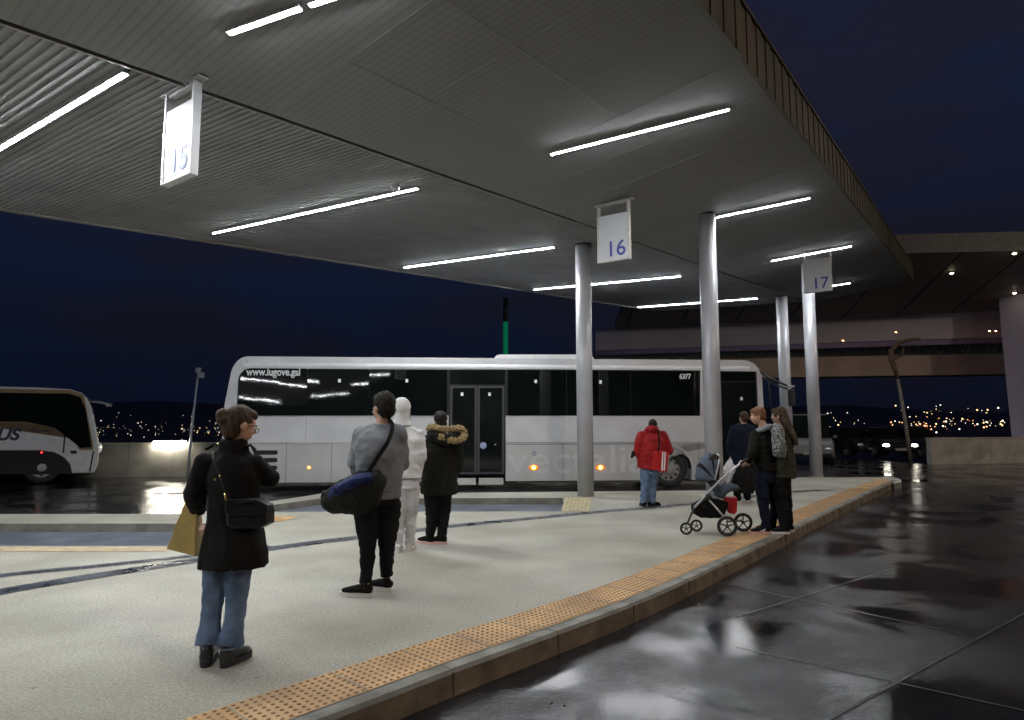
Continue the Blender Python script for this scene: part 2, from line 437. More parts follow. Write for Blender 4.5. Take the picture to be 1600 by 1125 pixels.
# tactile strip with its domes
ta, tb = offs(kerb, .135), offs(kerb, .53)
bm = bmesh.new()
va = [bm.verts.new((p.x, p.y, .006)) for p in ta]; vb = [bm.verts.new((p.x, p.y, .006)) for p in tb]
for i in range(len(va) - 1): bm.faces.new([va[i], va[i + 1], vb[i + 1], vb[i]])
acc = 0; pitch = .049
for i in range(len(kerb) - 1):
    a, b = kerb[i], kerb[i + 1]; seg = (b - a); Ln = seg.length
    if a.y < 1.8 or a.y > 15: continue
    t = seg.normalized(); n_ = Vector((-t.y, t.x, 0)); s = -acc % pitch
    s = (pitch - acc) if acc else 0
    while s < Ln:
        for k in range(8):
            c = a + t * s + n_ * (.135 + .025 + k * pitch)
            far = a.y > 9; N = 5 if far else 8
            lo = [bm.verts.new((c.x + .0130 * math.cos(j * 2 * math.pi / N), c.y + .0130 * math.sin(j * 2 * math.pi / N), .0062)) for j in range(N)]
            hi = [bm.verts.new((c.x + .008 * math.cos(j * 2 * math.pi / N), c.y + .008 * math.sin(j * 2 * math.pi / N), .0112)) for j in range(N)]
            for j in range(N): bm.faces.new([lo[j], lo[(j + 1) % N], hi[(j + 1) % N], hi[j]]).material_index = 1
            bm.faces.new(hi).material_index = 1
        s += pitch
    acc = Ln - (s - pitch)
tag(obj('tactile_paving', bm, [M_TACT, M_TACTD]), kind='structure')
bm = bmesh.new()   # tile joints across the strip
acc = 0
for i in range(len(kerb) - 1):
    acc += (kerb[i + 1] - kerb[i]).length
    if acc > .42:
        acc = 0; t = (kerb[i + 1] - kerb[i]).normalized(); n_ = Vector((-t.y, t.x, 0)); R = Matrix(((t.x, n_.x, 0), (t.y, n_.y, 0), (0, 0, 1)))
        box(bm, kerb[i] + n_ * .332 + Vector((0, 0, .0085)), (.006, .38, .004), R)
tag(obj('tile_joints', bm, M_PAVE), kind='structure')
# other tactile patches
flat('tactile_paving', [at(395, 816), at(440, 815), at(468, 808), at(400, 806)], M_TACT, z=.005)
flat('tactile_paving', [at(-600, 862), at(262, 862), at(262, 855), at(-600, 855)], mat('tactile_faded', (.42, .33, .20), .7, var=.2), z=.005)
bm = bmesh.new(); A_, B_, C_, D_ = at(876, 799), at(921, 799), at(925, 778), at(884, 778)
for k in range(7):
    u0, u1 = k / 7 + .02, (k + 1) / 7 - .05
    q = [A_.lerp(B_, u0), A_.lerp(B_, u1), D_.lerp(C_, u1), D_.lerp(C_, u0)]
    prism(bm, [Vector((p.x, p.y, .012)) for p in q], (0, 0, -.014))
tag(obj('tactile_paving', bm, M_TACTY), kind='structure')
flat('tactile_paving', [Vector((p.x, p.y, .0055)) for p in (A_, B_, C_, D_)], mat('tactile_base', (.40, .36, .24), .7, var=.2))
# drainage bands of dark slabs
def band(pts, w0, w1, name='drain_band'):
    L = crom([at(x, y) for x, y in pts], 6); N = len(L)
    bm = bmesh.new(); acc = 0; cut = .0
    a_ = offs(L, .0); 
    tot = 0; step = .0
    wi = lambda i: (w0 + (w1 - w0) * i / (N - 1)) / 2
    o1 = [p for p in L]; 
    for i in range(N - 1):
        t = (L[i + 1] - L[i]).normalized(); n_ = Vector((-t.y, t.x, 0))
        a, b = L[i] - n_ * wi(i), L[i + 1] - n_ * wi(i + 1); c, d = L[i + 1] + n_ * wi(i + 1), L[i] + n_ * wi(i)
        seg = (L[i + 1] - L[i]).length; k = max(1, int(seg / .6))
        for j in range(k):
            u0, u1 = j / k + .003 / seg, (j + 1) / k - .003 / seg
            q = [a.lerp(b, u0), a.lerp(b, u1), d.lerp(c, u1), d.lerp(c, u0)]
            f = bm.faces.new([bm.verts.new((p.x, p.y, .004)) for p in q])
    o = obj(name, bm, M_SLAB); o['kind'] = 'structure'
band([(-260, 935), (0, 900), (150, 885), (299, 869), (420, 853)], .20, .16)
band([(-260, 975), (0, 925), (150, 900), (299, 877), (425, 857), (550, 841), (700, 823), (800, 813), (925, 801), (1087, 787), (1235, 769), (1300, 766)], .27, .24)
# road and the land beyond it
WA, WB = Vector((-14.0, 20.15, 0)), Vector((18.7, 27.2, 0))      # line of the parapet
wd = (WB - WA).normalized(); wnrm = Vector((-wd.y, wd.x, 0))
R0, R1 = WA - wd * 60 + wnrm * .4, WB + wd * 90 + wnrm * .4
flat('road', [R0, R1, Vector((120, -40, 0)), Vector((-75, -40, 0))][::-1], M_ROAD, z=-.15)
def land(x, y):
    w = (Vector((x, y, 0)) - WA).dot(wnrm)
    if w < 1.0: return -.6
    z = -.6 - 24 * min(1, w / 220) ** .9
    if w > 260: z += (w - 260) * .040 + 40 * min(1, (w - 260) / 1500) * (noise.noise(Vector((x * .0011, y * .0011, 3))) + .35 * noise.noise(Vector((x * .004, y * .004, 9))))
    return z
bm = bmesh.new(); grid = []
rows_ = [-60, -10, 6, 12, 18, 22, 26, 30, 34, 38, 44, 52, 62, 80, 105, 140, 190, 260, 350, 460, 600, 760, 950, 1180, 1450, 1800, 2300, 3000]
cols_ = [(-1) ** (i < 0) * (abs(i) / 24) ** 1.6 * 3200 for i in range(-24, 25)]
for y in rows_:
    grid.append([bm.verts.new((x, y, land(x, y))) for x in cols_])
for A, B in zip(grid, grid[1:]):
    for i in range(len(A) - 1): bm.faces.new([A[i], A[i + 1], B[i + 1], B[i]])
tag(obj('terrain', bm, mat('dark_hillside', (.10, .10, .10), .95, var=.4, vscale=.01), smooth=True), kind='structure')
# expansion joints in the road
def joint(p, q, w=.024):
    a, b = at(*p, -.15), at(*q, -.15); t = (b - a).normalized(); n_ = Vector((-t.y, t.x, 0)) * w / 2
    flat('road_joint', [a - n_, b - n_, b + n_, a + n_], M_JOINT, z=-.1455)
joint((1700, 905), (1230, 1160)); joint((1398, 888), (1150, 965), .014); joint((1120, 910), (1500, 990), .014)
joint((1150, 1012), (1640, 1120), .016)
# low wet leaves and litter on the platform
rl = random.Random(3)
bm = bmesh.new()
for _ in range(46):
    px, py = rl.uniform(10, 1000), rl.uniform(860, 1110)
    p = at(px, py)
    if p.y < 3.3: continue
    a = rl.uniform(0, 6.28); s = rl.uniform(.008, .02)
    vs = [bm.verts.new((p.x + s * math.cos(a + k * 1.57) * (1 if k % 2 else .45), p.y + s * math.sin(a + k * 1.57) * (1 if k % 2 else .45), .006 + .004 * (k == 1))) for k in range(4)]
    bm.faces.new(vs)
tag(obj('fallen_leaves', bm, mat('leaf_litter', (.05, .04, .02), .8)), 'scattered small dark leaves on the pale platform', 'leaves', kind='stuff')

# ================================================================== CANOPY
O = Vector((1.154, 11.356, 5.147)); DC = Vector((.8116, -.5842, 0)).normalized(); DU = Vector((.5842, .8116, 0)).normalized()
BU, AL, AR = .0795, -.0415, .15
def cz(c, u): return O.z + BU * u + (AL * c if c < 0 else AR * c)
def cp(c, u, dz=0.0): 
    p = O + DC * c + DU * u; return Vector((p.x, p.y, cz(c, u) + dz))
def hit(x, y, side):
    a = AL if side < 0 else AR
    r = ray(x, y); # z = O.z + BU*u + a*c
    rc, ru = r.dot(DC), r.dot(DU); e = EYE - Vector((O.x, O.y, 0)); ec, eu = e.dot(DC), e.dot(DU)
    k = (O.z + BU * eu + a * ec - EYE.z) / (r.z - BU * ru - a * rc)
    return ec + k * rc, eu + k * ru
U0, U1, CL = -17.0, 19.2, -6.75
cr0 = [hit(1083, 0, 1), hit(1200, 150, 1), hit(1300, 282, 1), hit(1390, 392, 1)]
CRN = sum(c for c, u in cr0) / len(cr0)
print('canopy right edge', cr0, CRN)
canopy = empty('canopy', cp(0, 0), 'large bus station canopy with grey corrugated underside and olive slatted edge', 'canopy')
bm = bmesh.new(); per = .082; u = U0; prof = []
while u < U1:
    prof += [(u, 0), (u + per * .42, 0), (u + per * .56, .019), (u + per * .92, .019)]; u += per
A = [bm.verts.new(cp(CL, q, h)) for q, h in prof]; B = [bm.verts.new(cp(-.07, q, h)) for q, h in prof]
for i in range(len(prof) - 1): bm.faces.new([A[i], A[i + 1], B[i + 1], B[i]])
obj('corrugated_soffit', bm, M_SOFL, canopy)
bm = bmesh.new()
vs = [bm.verts.new(cp(.005, U0)), bm.verts.new(cp(CRN, U0)), bm.verts.new(cp(CRN, U1 + 1.5)), bm.verts.new(cp(.005, U1 + 1.5))]
bm.faces.new(vs); o = obj('panel_soffit', bm, M_SOFR, canopy)
# fine boards running across the right-hand soffit
n, l = M_SOFR.node_tree.nodes, M_SOFR.node_tree.links
t = n.new('ShaderNodeTexCoord'); vm = n.new('ShaderNodeVectorMath'); vm.operation = 'DOT_PRODUCT'; vm.inputs[1].default_value = tuple(DU)
l.new(t.outputs['Object'], vm.inputs[0])
m1 = n.new('ShaderNodeMath'); m1.operation = 'MULTIPLY'; m1.inputs[1].default_value = 1 / .085; l.new(vm.outputs['Value'], m1.inputs[0])
m2 = n.new('ShaderNodeMath'); m2.operation = 'FRACT'; l.new(m1.outputs[0], m2.inputs[0])
m3 = n.new('ShaderNodeMath'); m3.operation = 'LESS_THAN'; m3.inputs[1].default_value = .28; l.new(m2.outputs[0], m3.inputs[0])
mx = n.new('ShaderNodeMix'); mx.data_type = 'RGBA'; mx.blend_type = 'MULTIPLY'; l.new(m3.outputs[0], mx.inputs[0])
b = n['Principled BSDF']; old = b.inputs['Base Color'].links[0].from_socket
l.new(old, mx.inputs[6]); mx.inputs[7].default_value = (.86, .86, .86, 1); l.new(mx.outputs[2], b.inputs['Base Color'])
bm = bmesh.new()
u = U0
while u < U1 + 1:
    p, q = cp(.06, u, -.003), cp(CRN - .02, u, -.003); prism(bm, [p, q, q + DU * .009, p + DU * .009], (0, 0, .002)); u += 1.08
for c in (1.15, 2.3):
    if c < CRN - .2:
        p, q = cp(c, U0, -.0045), cp(c, U1 + 1.4, -.0045); prism(bm, [p, q, q + DC * .016, p + DC * .016], (0, 0, .001))
obj('panel_joint', bm, mat('joint_grey', (.32, .32, .31), .6), canopy)
# seam: pale trim and dark gap
bm = bmesh.new(); p, q = cp(-.066, U0, -.012), cp(-.066, U1, -.012); prism(bm, [p, q, q + DC * .022, p + DC * .022], (0, 0, .05)); obj('seam_trim', bm, M_TRIM, canopy)
bm = bmesh.new(); p, q = cp(-.04, U0, .045), cp(-.04, U1, .045); prism(bm, [p, q, q + DC * .10, p + DC * .10], (0, 0, .02)); obj('seam_gap', bm, M_BLACK, canopy)
# left edge trim and roof slab
bm = bmesh.new(); p, q = cp(CL - .05, U0, -.03), cp(CL - .05, U1, -.03); prism(bm, [p, q, q + DC * .1, p + DC * .1], (0, 0, .16)); obj('edge_trim', bm, mat('edge_grey', (.26, .25, .23), .6), canopy)
bm = bmesh.new(); prism(bm, [cp(CL, U0, .06), cp(0, U0, .06), cp(0, U1, .06), cp(CL, U1, .06)], (0, 0, .12))
prism(bm, [cp(.0, U0, .08), cp(CRN, U0, .08), cp(CRN, U1 + 1.5, .08), cp(.0, U1 + 1.5, .08)], (0, 0, .3)); obj('roof_slab', bm, M_CONCD, canopy)
# end closure boards
bm = bmesh.new(); prism(bm, [cp(CL, U1, -.02), cp(0, U1, -.02), cp(0, U1, .3), cp(CL, U1, .3)], DU * .05)
prism(bm, [cp(.001, U1 + 1.5, -.02), cp(CRN, U1 + 1.5, -.02), cp(CRN, U1 + 1.5, .4), cp(.001, U1 + 1.5, .4)], DU * .05); obj('end_board', bm, M_CONCD, canopy)
# right fascia of upright boards
bm = bmesh.new(); FH = .60
prism(bm, [cp(CRN, U0, -.01), cp(CRN, U1 + 1.55, -.01), cp(CRN, U1 + 1.55, FH), cp(CRN, U0, FH)], DC * .03)
u = U0; k = 0; rr = random.Random(5)
while u < U1 + 1.4:
    w = .2035; p = cp(CRN, u, -.02) + DC * .032; q = p + DU * w; q.z = cp(CRN, u + w, -.02).z
    prism(bm, [p, q, q + Z * (FH + .02), p + Z * (FH + .02)], DC * (.02 + .014 * (k % 2)), mi=rr.choice([0, 0, 1])); u += .205; k += 1
obj('slatted_fascia', bm, [M_FASC, M_FASCB], canopy)
bm = bmesh.new(); p, q = cp(CRN - .02, U0, FH + .003), cp(CRN - .02, U1 + 1.55, FH + .003); prism(bm, [p, q, q + DC * .11, p + DC * .11], (0, 0, .04)); obj('fascia_cap', bm, M_FASC, canopy)

# columns
def column(x, y, d, label, z0=0.0):
    c, u = (Vector((x, y, 0)) - Vector((O.x, O.y, 0))).dot(DC), (Vector((x, y, 0)) - Vector((O.x, O.y, 0))).dot(DU)
    top = cz(c, u) + .02
    t = empty('column', (x, y, z0), label, 'column', 'round steel columns under the canopy')
    bm = bmesh.new(); tube(bm, [(x, y, z0), (x, y, top)], d / 2, 40); obj('shaft', bm, M_ALU, t, True)
    bm = bmesh.new(); tube(bm, [(x, y, z0), (x, y, z0 + .025)], d / 2 + .012, 40); obj('base_ring', bm, M_TRIM, t, False)
    bm = bmesh.new(); tube(bm, [(x, y, top - .05), (x, y, top - .02)], d / 2 + .01, 40); obj('top_ring', bm, M_DARKM, t, False)
column(1.527, 13.6, .335, 'round silver column rising from the yellow tactile pad in front of the bus')
c2, u2 = hit(1104, 335, 1); p2 = cp(c2, u2); print('col2', p2)
column(p2.x, p2.y, .325, 'round silver column just behind the stroller, the nearest and thickest of them')
column(8.70, 18.69, .34, 'round silver column under sign 17 at the far end of the platform')
c3, u3 = hit(1221, 463, -1); p3 = cp(c3, u3); print('col3', p3)
column(p3.x, p3.y, .43, 'round silver column rising behind the long-haired woman and the bus mirrors', -.15)

# ceiling lamps
def lamp(a, b, label, group='tube lamps in the canopy', w=.033):
    A, B = a, b; t = (B - A).normalized(); side = t.cross(Z).normalized(); up = side.cross(t).normalized()
    if up.z < 0: up = -up
    root = empty('ceiling_lamp', (A + B) / 2, label, 'lamp', group)
    bm = bmesh.new()
    prism(bm, [A - side * w, B - side * w, B + side * w, A + side * w], up * .03); obj('housing', bm, M_LAMPH, root)
    bm = bmesh.new(); n = 8; ang = [math.pi * k / n for k in range(n + 1)]
    prof = [(-math.cos(q) * w * .62, -math.sin(q) * w * .55) for q in ang]
    ra = [bm.verts.new(A + t * .01 + side * x + up * (y * .3 - .001)) for x, y in prof]; rb = [bm.verts.new(B - t * .01 + side * x + up * (y * .3 - .001)) for x, y in prof]
    for i in range(n): bm.faces.new([ra[i], ra[i + 1], rb[i + 1], rb[i]])
    bm.faces.new(ra); bm.faces.new(rb[::-1]); obj('diffuser', bm, M_TUBE, root, True)
def plamp(p, q, side, label, k0=0, k1=0):
    a, b = cp(*hit(*p, side), -.035), cp(*hit(*q, side), -.035)
    if k0: a = a + (a - b).normalized() * k0
    if k1: b = b + (b - a).normalized() * k1
    print('lamp', a, b, (a - b).length); lamp(a, b, label)
plamp((0, 228), (197, 109), -1, 'lit tube lamp running out of the left edge of the photo beside sign 15', k0=2.1)
plamp((333, 362), (653, 291), -1, 'lit tube lamp with the small security camera near its right end')
plamp((632, 416), (865, 384), -1, 'lit tube lamp above the white hooded person, just left of the first column')
plamp((835, 451), (1063, 430), -1, 'lit tube lamp crossing behind the column on the tactile pad')
plamp((997, 479), (1183, 465), -1, 'farthest lit tube lamp, crossing behind the column by the stroller')
plamp((357, 47), (470, 7), 1, 'lit tube lamp at the top edge of the photo, right of sign 15')
plamp((483, 3), (620, -42), 1, 'short stub of lit tube continuing the topmost lamp out of the photo')
plamp((860, 238), (1140, 167), 1, 'lit tube lamp above and right of sign 16, largest on the right half')
plamp((1120, 337), (1265, 307), 1, 'lit tube lamp touching the top of the column by the stroller')
plamp((1205, 406), (1330, 383), 1, 'lit tube lamp right above sign 17')
plamp((1262, 451), (1328, 441), 1, 'short lit tube lamp peeking out right of sign 17')
for u in (-12.2, -16.2):
    lamp(cp(-6.1, u, -.035), cp(-1.1, u, -.035), 'lit tube lamp in the canopy behind the photographer', 'canopy lamps behind the photographer'); lamp(cp(.6, u, -.035), cp(2.8, u, -.035), 'lit tube lamp in the canopy behind the photographer', 'canopy lamps behind the photographer')

# dome camera
t = empty('security_camera', cp(*hit(618, 290, -1)), 'small white dome camera on the corrugated ceiling above a tube lamp', 'camera')
p = cp(*hit(618, 288, -1)); bm = bmesh.new(); cyl(bm, p - Z * .03, .06, .06); obj('housing', bm, M_SIGN, t, False)
bm = bmesh.new(); ell(bm, p - Z * .06, (.052, .052, .05)); obj('dome', bm, M_STEEL, t, True)

# ------------------------------------------------------------------ hanging bay signs
def bay_sign(tl, bl, br, num, side, label, facing_out=1, ink=M_INK, glow=False, ytop=None, plate=.79):
    a = cp(*hit(*tl, side), -.01)                               # where its left hanger meets the ceiling
    Yd = a.y
    bl3 = aty(*bl, Yd)
    # depth of the right end: sign is parallel to the lamps' cross direction
    r = ray(*br); k = (Vector((bl3.x, bl3.y, 0)) - EYE).cross(DC).z / Vector((r.x, r.y, 0)).cross(DC).z
    br3 = EYE + r * k
    w = (Vector((br3.x, br3.y, 0)) - Vector((bl3.x, bl3.y, 0))).length
    h = a.z - bl3.z; print('sign', num, 'Y', Yd, 'w', w, 'h', h)
    th = .075
    L = Vector((bl3.x, bl3.y, 0)); zb = (bl3.z + br3.z) / 2; zt = cz(*((L - Vector((O.x, O.y, 0))).dot(d) for d in (DC, DU)))
    R = Matrix(((DC.x, DU.x, 0), (DC.y, DU.y, 0), (0, 0, 1)))
    t = empty('bay_sign', L + DC * w / 2 + Z * zb, label, 'sign', 'hanging bay number signs')
    H = zt - zb; ph = (H) * .79; mid = L + DC * w / 2
    bm = bmesh.new(); box(bm, mid + Z * (zb + ph / 2), (w - .064, th * .8, ph - .006), R); obj('panel', bm, M_SIGN, t)
    bm = bmesh.new()
    for s in (0, 1): box(bm, L + DC * (.016 if s == 0 else w - .016) + Z * (zb + H / 2), (.032, th, H), R)
    box(bm, mid + Z * (zb + H - .03), (w - .064, th * .5, .03), R); box(bm, mid + Z * (zb - .008), (w, th, .014), R)
    box(bm, mid + Z * (zb + H - .006) , (w + .16, th * 1.3, .012), R); obj('frame', bm, M_TRIM if num != '15' else M_SIGN, t)
    sz = ph * .47
    text(num, sz, mid - DU * (th * .4 + .002) + DC * (w * .09) + Z * (zb + ph * .09), DC, Z, ink, t, 'number', weight=.003, align='CENTER')
    return t
bay_sign((264, 150), (257, 288), (303, 271), '15', -1, 'hanging white bay sign numbered 15, brightly lit, beside the ceiling seam', ink=mat('overlit_blue_ink', (.11, .14, .36), .5))  # ink made paler to copy the strong light washing out this number
bay_sign((933, 322), (935, 411), (985, 403), '16', 1, 'hanging white bay sign numbered 16 above the first column')
bay_sign((1254, 393), (1257, 458), (1301, 453), '17', 1, 'hanging grey bay sign numbered 17 in front of the farthest column')
#@@PART2
# ================================================================== BACKDROP
# parapet round the yard
def parapet(a, b, h, label):
    d = (b - a).normalized(); n_ = Vector((-d.y, d.x, 0)); R = Matrix(((d.x, n_.x, 0), (d.y, n_.y, 0), (0, 0, 1)))
    L = (b - a).length; t = empty('parapet_wall', (a + b) / 2 - Z * .15, label, 'wall')
    bm = bmesh.new(); k = 0; s = 0; W_ = 3.0
    while s < L - .05:
        w = min(W_, L - s); box(bm, a + d * (s + w / 2) + Z * (h / 2 - .15), (w - .012, .22, h), R); s += W_
    obj('wall', bm, M_CONC, t)
    bm = bmesh.new(); box(bm, (a + b) / 2 + Z * (h - .13), (L, .28, .05), R, bevel=.008); obj('coping', bm, mat('coping', (.26, .25, .22), .8, var=.15), t)
PGL, PGR = None, None

# bright tube lamp fixed on the parapet
wp = lambda x, h: None
def on_wall(px):
    r = ray(px, 690); k = (WA - Vector((0, 0, 0))).cross(wd).z / Vector((r.x, r.y, 0)).cross(wd).z
    return Vector((r.x * k, r.y * k, 0))
PGL, PGR = on_wall(1160), on_wall(1450)
parapet(WA - wd * 16, PGL, 1.02, 'long low concrete parapet behind the buses on the left')
parapet(PGR, WB + wd * 30, 1.05, 'low concrete parapet at the right edge, beside the parked cars')
q0, q1 = PGL + wnrm * .41, PGR + wnrm * .41
flat('rear_yard', [q0, q1, q1 + wnrm * 17, q0 + wnrm * 17], M_ROAD, z=-.152, th=.4)
a, b = on_wall(243), on_wall(293)
t = empty('wall_lamp', (a + b) / 2 + Z * .9, 'very bright white tube lamp glowing on top of the parapet left of the lamp post', 'lamp')
off = -wnrm * .2
bm = bmesh.new(); tube(bm, [a + off + Z * .92, b + off + Z * .92], .045, 12); obj('diffuser', bm, mat('wall_tube', (.9, .9, .8), .5, emit=(1, .93, .78), estr=130), t, True)
bm = bmesh.new(); 
for q in (a, b, (a + b) / 2): tube(bm, [q + Z * .95, q + off + Z * .95], .02, 8)
prism(bm, [a + off + Z * .968 + wnrm * .03, b + off + Z * .968 + wnrm * .03, b + off + Z * .968 - wnrm * .03, a + off + Z * .968 - wnrm * .03], Z * .02)
obj('bracket', bm, M_DARKM, t)

# thin lamp post left
p = on_wall(302) - wnrm * .45; p.z = -.15
t = empty('lamp_post', p, 'thin grey lamp post with small unlit heads beside the parapet', 'lamp post')
h = 3.3; bm = bmesh.new(); tube(bm, [p, p + Vector((.04, 0, h * .4)), p + Vector((.17, 0, h))], [.045, .04, .028], 10); obj('pole', bm, M_ALU, t, True)
tp = p + Vector((.17, 0, h)); bm = bmesh.new(); box(bm, tp + Vector((0, 0, .06)), (.14, .12, .16), bevel=.02); box(bm, tp + Vector((.1, 0, -.1)), (.16, .14, .18), bevel=.02); obj('lamp_head', bm, M_ALU, t)

# green-lit post beyond the bus
p = aty(790, 600, 30); p.z = -.15; zt = aty(790, 503, 30).z; zt2 = aty(790, 466, 30).z
t = empty('totem_post', p, 'slim round post glowing green above the bus roof', 'post')
bm = bmesh.new(); tube(bm, [p, Vector((p.x, p.y, zt))], .11, 20); obj('shaft', bm, mat('green_glow', (.02, .12, .06), .5, emit=(.0, .32, .13), estr=.26), t, True)
bm = bmesh.new(); tube(bm, [Vector((p.x, p.y, zt + .002)), Vector((p.x, p.y, zt2))], .12, 20); obj('cap', bm, M_DARKM, t, True)

# raised terminal with soffit, beams and truss to the right
term = empty('elevated_terminal', (22, 34, -.15), 'huge concrete terminal deck spanning the background on the right, over beams and a truss', 'building')
SZ = 9.0
def pl(px, Y, z): q = aty(px, 500, Y); return Vector((q.x, q.y, z))
def straight(p0, Y0_, p1, Y1_):
    A, B = pl(p0, Y0_, 0), pl(p1, Y1_, 0)
    def f(px):
        r = ray(px, 500); r = Vector((r.x, r.y, 0)); d = B - A; k = A.cross(d).z / r.cross(d).z; return r.y * k
    return f
nf = straight(1390, 28.0, 1600, 27.5); ff = straight(1121, 47.6, 1600, 42.0); lf_ = straight(1000, 50.6, 1572, 45.4)
near = [(x, nf(x)) for x in (1010, 1200, 1390, 1600, 1900, 2400)]
far_ = [(x, ff(x)) for x in (2400, 1900, 1600, 1440, 1121, 960)]
bm = bmesh.new(); prism(bm, [pl(x, y, SZ) for x, y in near + far_], (0, 0, .5)); obj('deck_slab', bm, mat('soffit_concrete', (.34, .33, .29), .55, var=.06, vscale=.3), term)
bm = bmesh.new()
for (x0, y0), (x1, y1) in zip(near, near[1:]):
    a, b = pl(x0, y0, SZ - .05), pl(x1, y1, SZ - .05); d = (b - a).normalized(); n_ = Vector((-d.y, d.x, 0)); prism(bm, [a, b, b - n_ * .18, a - n_ * .18], (0, 0, .85))
obj('parapet', bm, mat('parapet_concrete', (.25, .245, .21), .8, var=.12), term)
bm = bmesh.new()     # soffit joints
for k in range(14):
    f = k / 13; xa = 1010 + 1300 * f; xb = 980 + 1100 * f; a = pl(xa, nf(xa) + .2, SZ - .012); b = pl(xb, ff(xb) - .2, SZ - .012); d = (b - a).normalized(); n_ = Vector((-d.y, d.x, 0)) * .05
    prism(bm, [a - n_, b - n_, b + n_, a + n_], (0, 0, .008))
obj('soffit_joint', bm, mat('soffit_joint_dark', (.08, .08, .07), .8), term)
bk = [(x, ff(x) + .1) for x in (930, 1121, 1440, 1600, 1900, 2400)]
bm = bmesh.new()
for (x0, y0), (x1, y1) in zip(bk, bk[1:]):
    a, b = pl(x0, y0, 7.25), pl(x1, y1, 7.25); d = (b - a).normalized(); n_ = Vector((-d.y, d.x, 0)); prism(bm, [a, b, b + n_ * .4, a + n_ * .4], (0, 0, 1.745))
obj('upper_beam', bm, mat('pale_beam', (.72, .67, .74), .42, var=.08, vscale=.5), term)
bm = bmesh.new()     # set-back lower lip of the upper beam
for (x0, y0), (x1, y1) in zip(bk, bk[1:]):
    a, b = pl(x0, y0 + .3, 6.9), pl(x1, y1 + .3, 6.9); d = (b - a).normalized(); n_ = Vector((-d.y, d.x, 0)); prism(bm, [a, b, b + n_ * .4, a + n_ * .4], (0, 0, .348))
obj('beam_lip', bm, mat('violet_beam', (.36, .30, .52), .5, var=.1), term)
lk = [(x, lf_(x)) for x in (930, 1121, 1300, 1440, 1572)]
bm = bmesh.new()
for (x0, y0), (x1, y1) in zip(lk, lk[1:]):
    a, b = pl(x0, y0, 5.0), pl(x1, y1, 5.0); d = (b - a).normalized(); n_ = Vector((-d.y, d.x, 0)); prism(bm, [a, b, b + n_ * .5, a + n_ * .5], (0, 0, 1.45))
obj('lower_beam', bm, mat('beige_beam', (.78, .60, .46), .7, var=.1, vscale=.5), term)
bm = bmesh.new()     # wall behind the truss
for (x0, y0), (x1, y1) in zip(lk[:-1], lk[1:]):
    if x0 == x1: continue
    a, b = pl(x0, y0 + 1.6, 5.0), pl(x1, y1 + 1.6, 5.0); d = (b - a).normalized(); n_ = Vector((-d.y, d.x, 0)); prism(bm, [a, b, b + n_ * .3, a + n_ * .3], (0, 0, 3.9))
obj('back_wall', bm, mat('dull_green_wall', (.26, .28, .18), .5, var=.2), term)
bm = bmesh.new(); N = 22
def lkp(f, z, dy=.9):
    x = 1121 + (1566 - 1121) * f
    for (x0, y0), (x1, y1) in zip(lk, lk[1:]):
        if x0 <= x <= x1: return pl(x, y0 + (y1 - y0) * (x - x0) / (x1 - x0) + dy, z)
for k in range(N):
    f0, f1 = k / N, (k + 1) / N
    tube(bm, [lkp(f0, 6.5 if k % 2 else 8.1), lkp(f1, 8.1 if k % 2 else 6.5)], .07, 6)
tube(bm, [lkp(0, 8.1), lkp(.5, 8.1), lkp(1, 8.1)], .09, 6); tube(bm, [lkp(0, 6.52), lkp(.5, 6.52), lkp(1, 6.52)], .09, 6)
obj('truss', bm, mat('truss_brown', (.42, .34, .22), .6), term)
# pale pier at the right edge, violet light on it put into its colour
q = [pl(1567, 38, 0), pl(1640, 35.5, 0), pl(1700, 39.5, 0), pl(1640, 41.6, 0)]
bm = bmesh.new(); lo = [Vector((v.x, v.y, z)) for v, z in zip(q, (.62, .95, .95, .7))]; 
va = [bm.verts.new(v) for v in lo]; c_ = sum(q, Vector()) / 4
vb = [bm.verts.new(Vector((v.x + (-.14 if i in (0, 3) else .14), v.y, 7.0))) for i, v in enumerate(q)]; vc = [bm.verts.new(Vector((v.co.x, v.co.y, SZ - .001))) for v in vb]
bm.faces.new(va[::-1]); bm.faces.new(vc)
for A, B in ((va, vb), (vb, vc)):
    for i in range(4): bm.faces.new([A[i], A[(i + 1) % 4], B[(i + 1) % 4], B[i]])
obj('pier', bm, mat('violet_light_pier', (.72, .68, .88), .5, var=.06, vscale=.5), term)
bm = bmesh.new(); prism(bm, [Vector((v.x, v.y, -.15)) + (v - c_) * .15 for v in q], (0, 0, .72)); obj('pier_base', bm, M_SIGN, term)
# small lit lamps of the terminal
def dlight(name, p, r, colr, s, label, m):
    t = empty(name, p, label, 'lamp', 'small lamps of the terminal')
    bm = bmesh.new(); tube(bm, [p, p + Z * .06], r * 1.35, 14); obj('rim', bm, M_DARKM, t)
    bm = bmesh.new(); ell(bm, p - Z * .0, (r, r, r * .6), nu=12, nv=8); obj('bulb', bm, m, t, True)
M_WARM = mat('warm_bulb', (.9, .8, .6), .5, emit=(1, .80, .52), estr=38)
M_ORNG = mat('orange_bulb', (.9, .5, .2), .5, emit=(1, .40, .16), estr=45)
for x, y, L in ((1487, 427, 'small warm lamp glinting in the dark soffit, alone in its middle'), (1585, 396, 'small warm lamp in the soffit near the right edge, upper one of two'), (1585, 458, 'small warm lamp in the soffit near the right edge, lower one of two')):
    p = at(x, y, SZ - .07); dlight('ceiling_lamp', p, .075, None, 0, L, M_WARM)
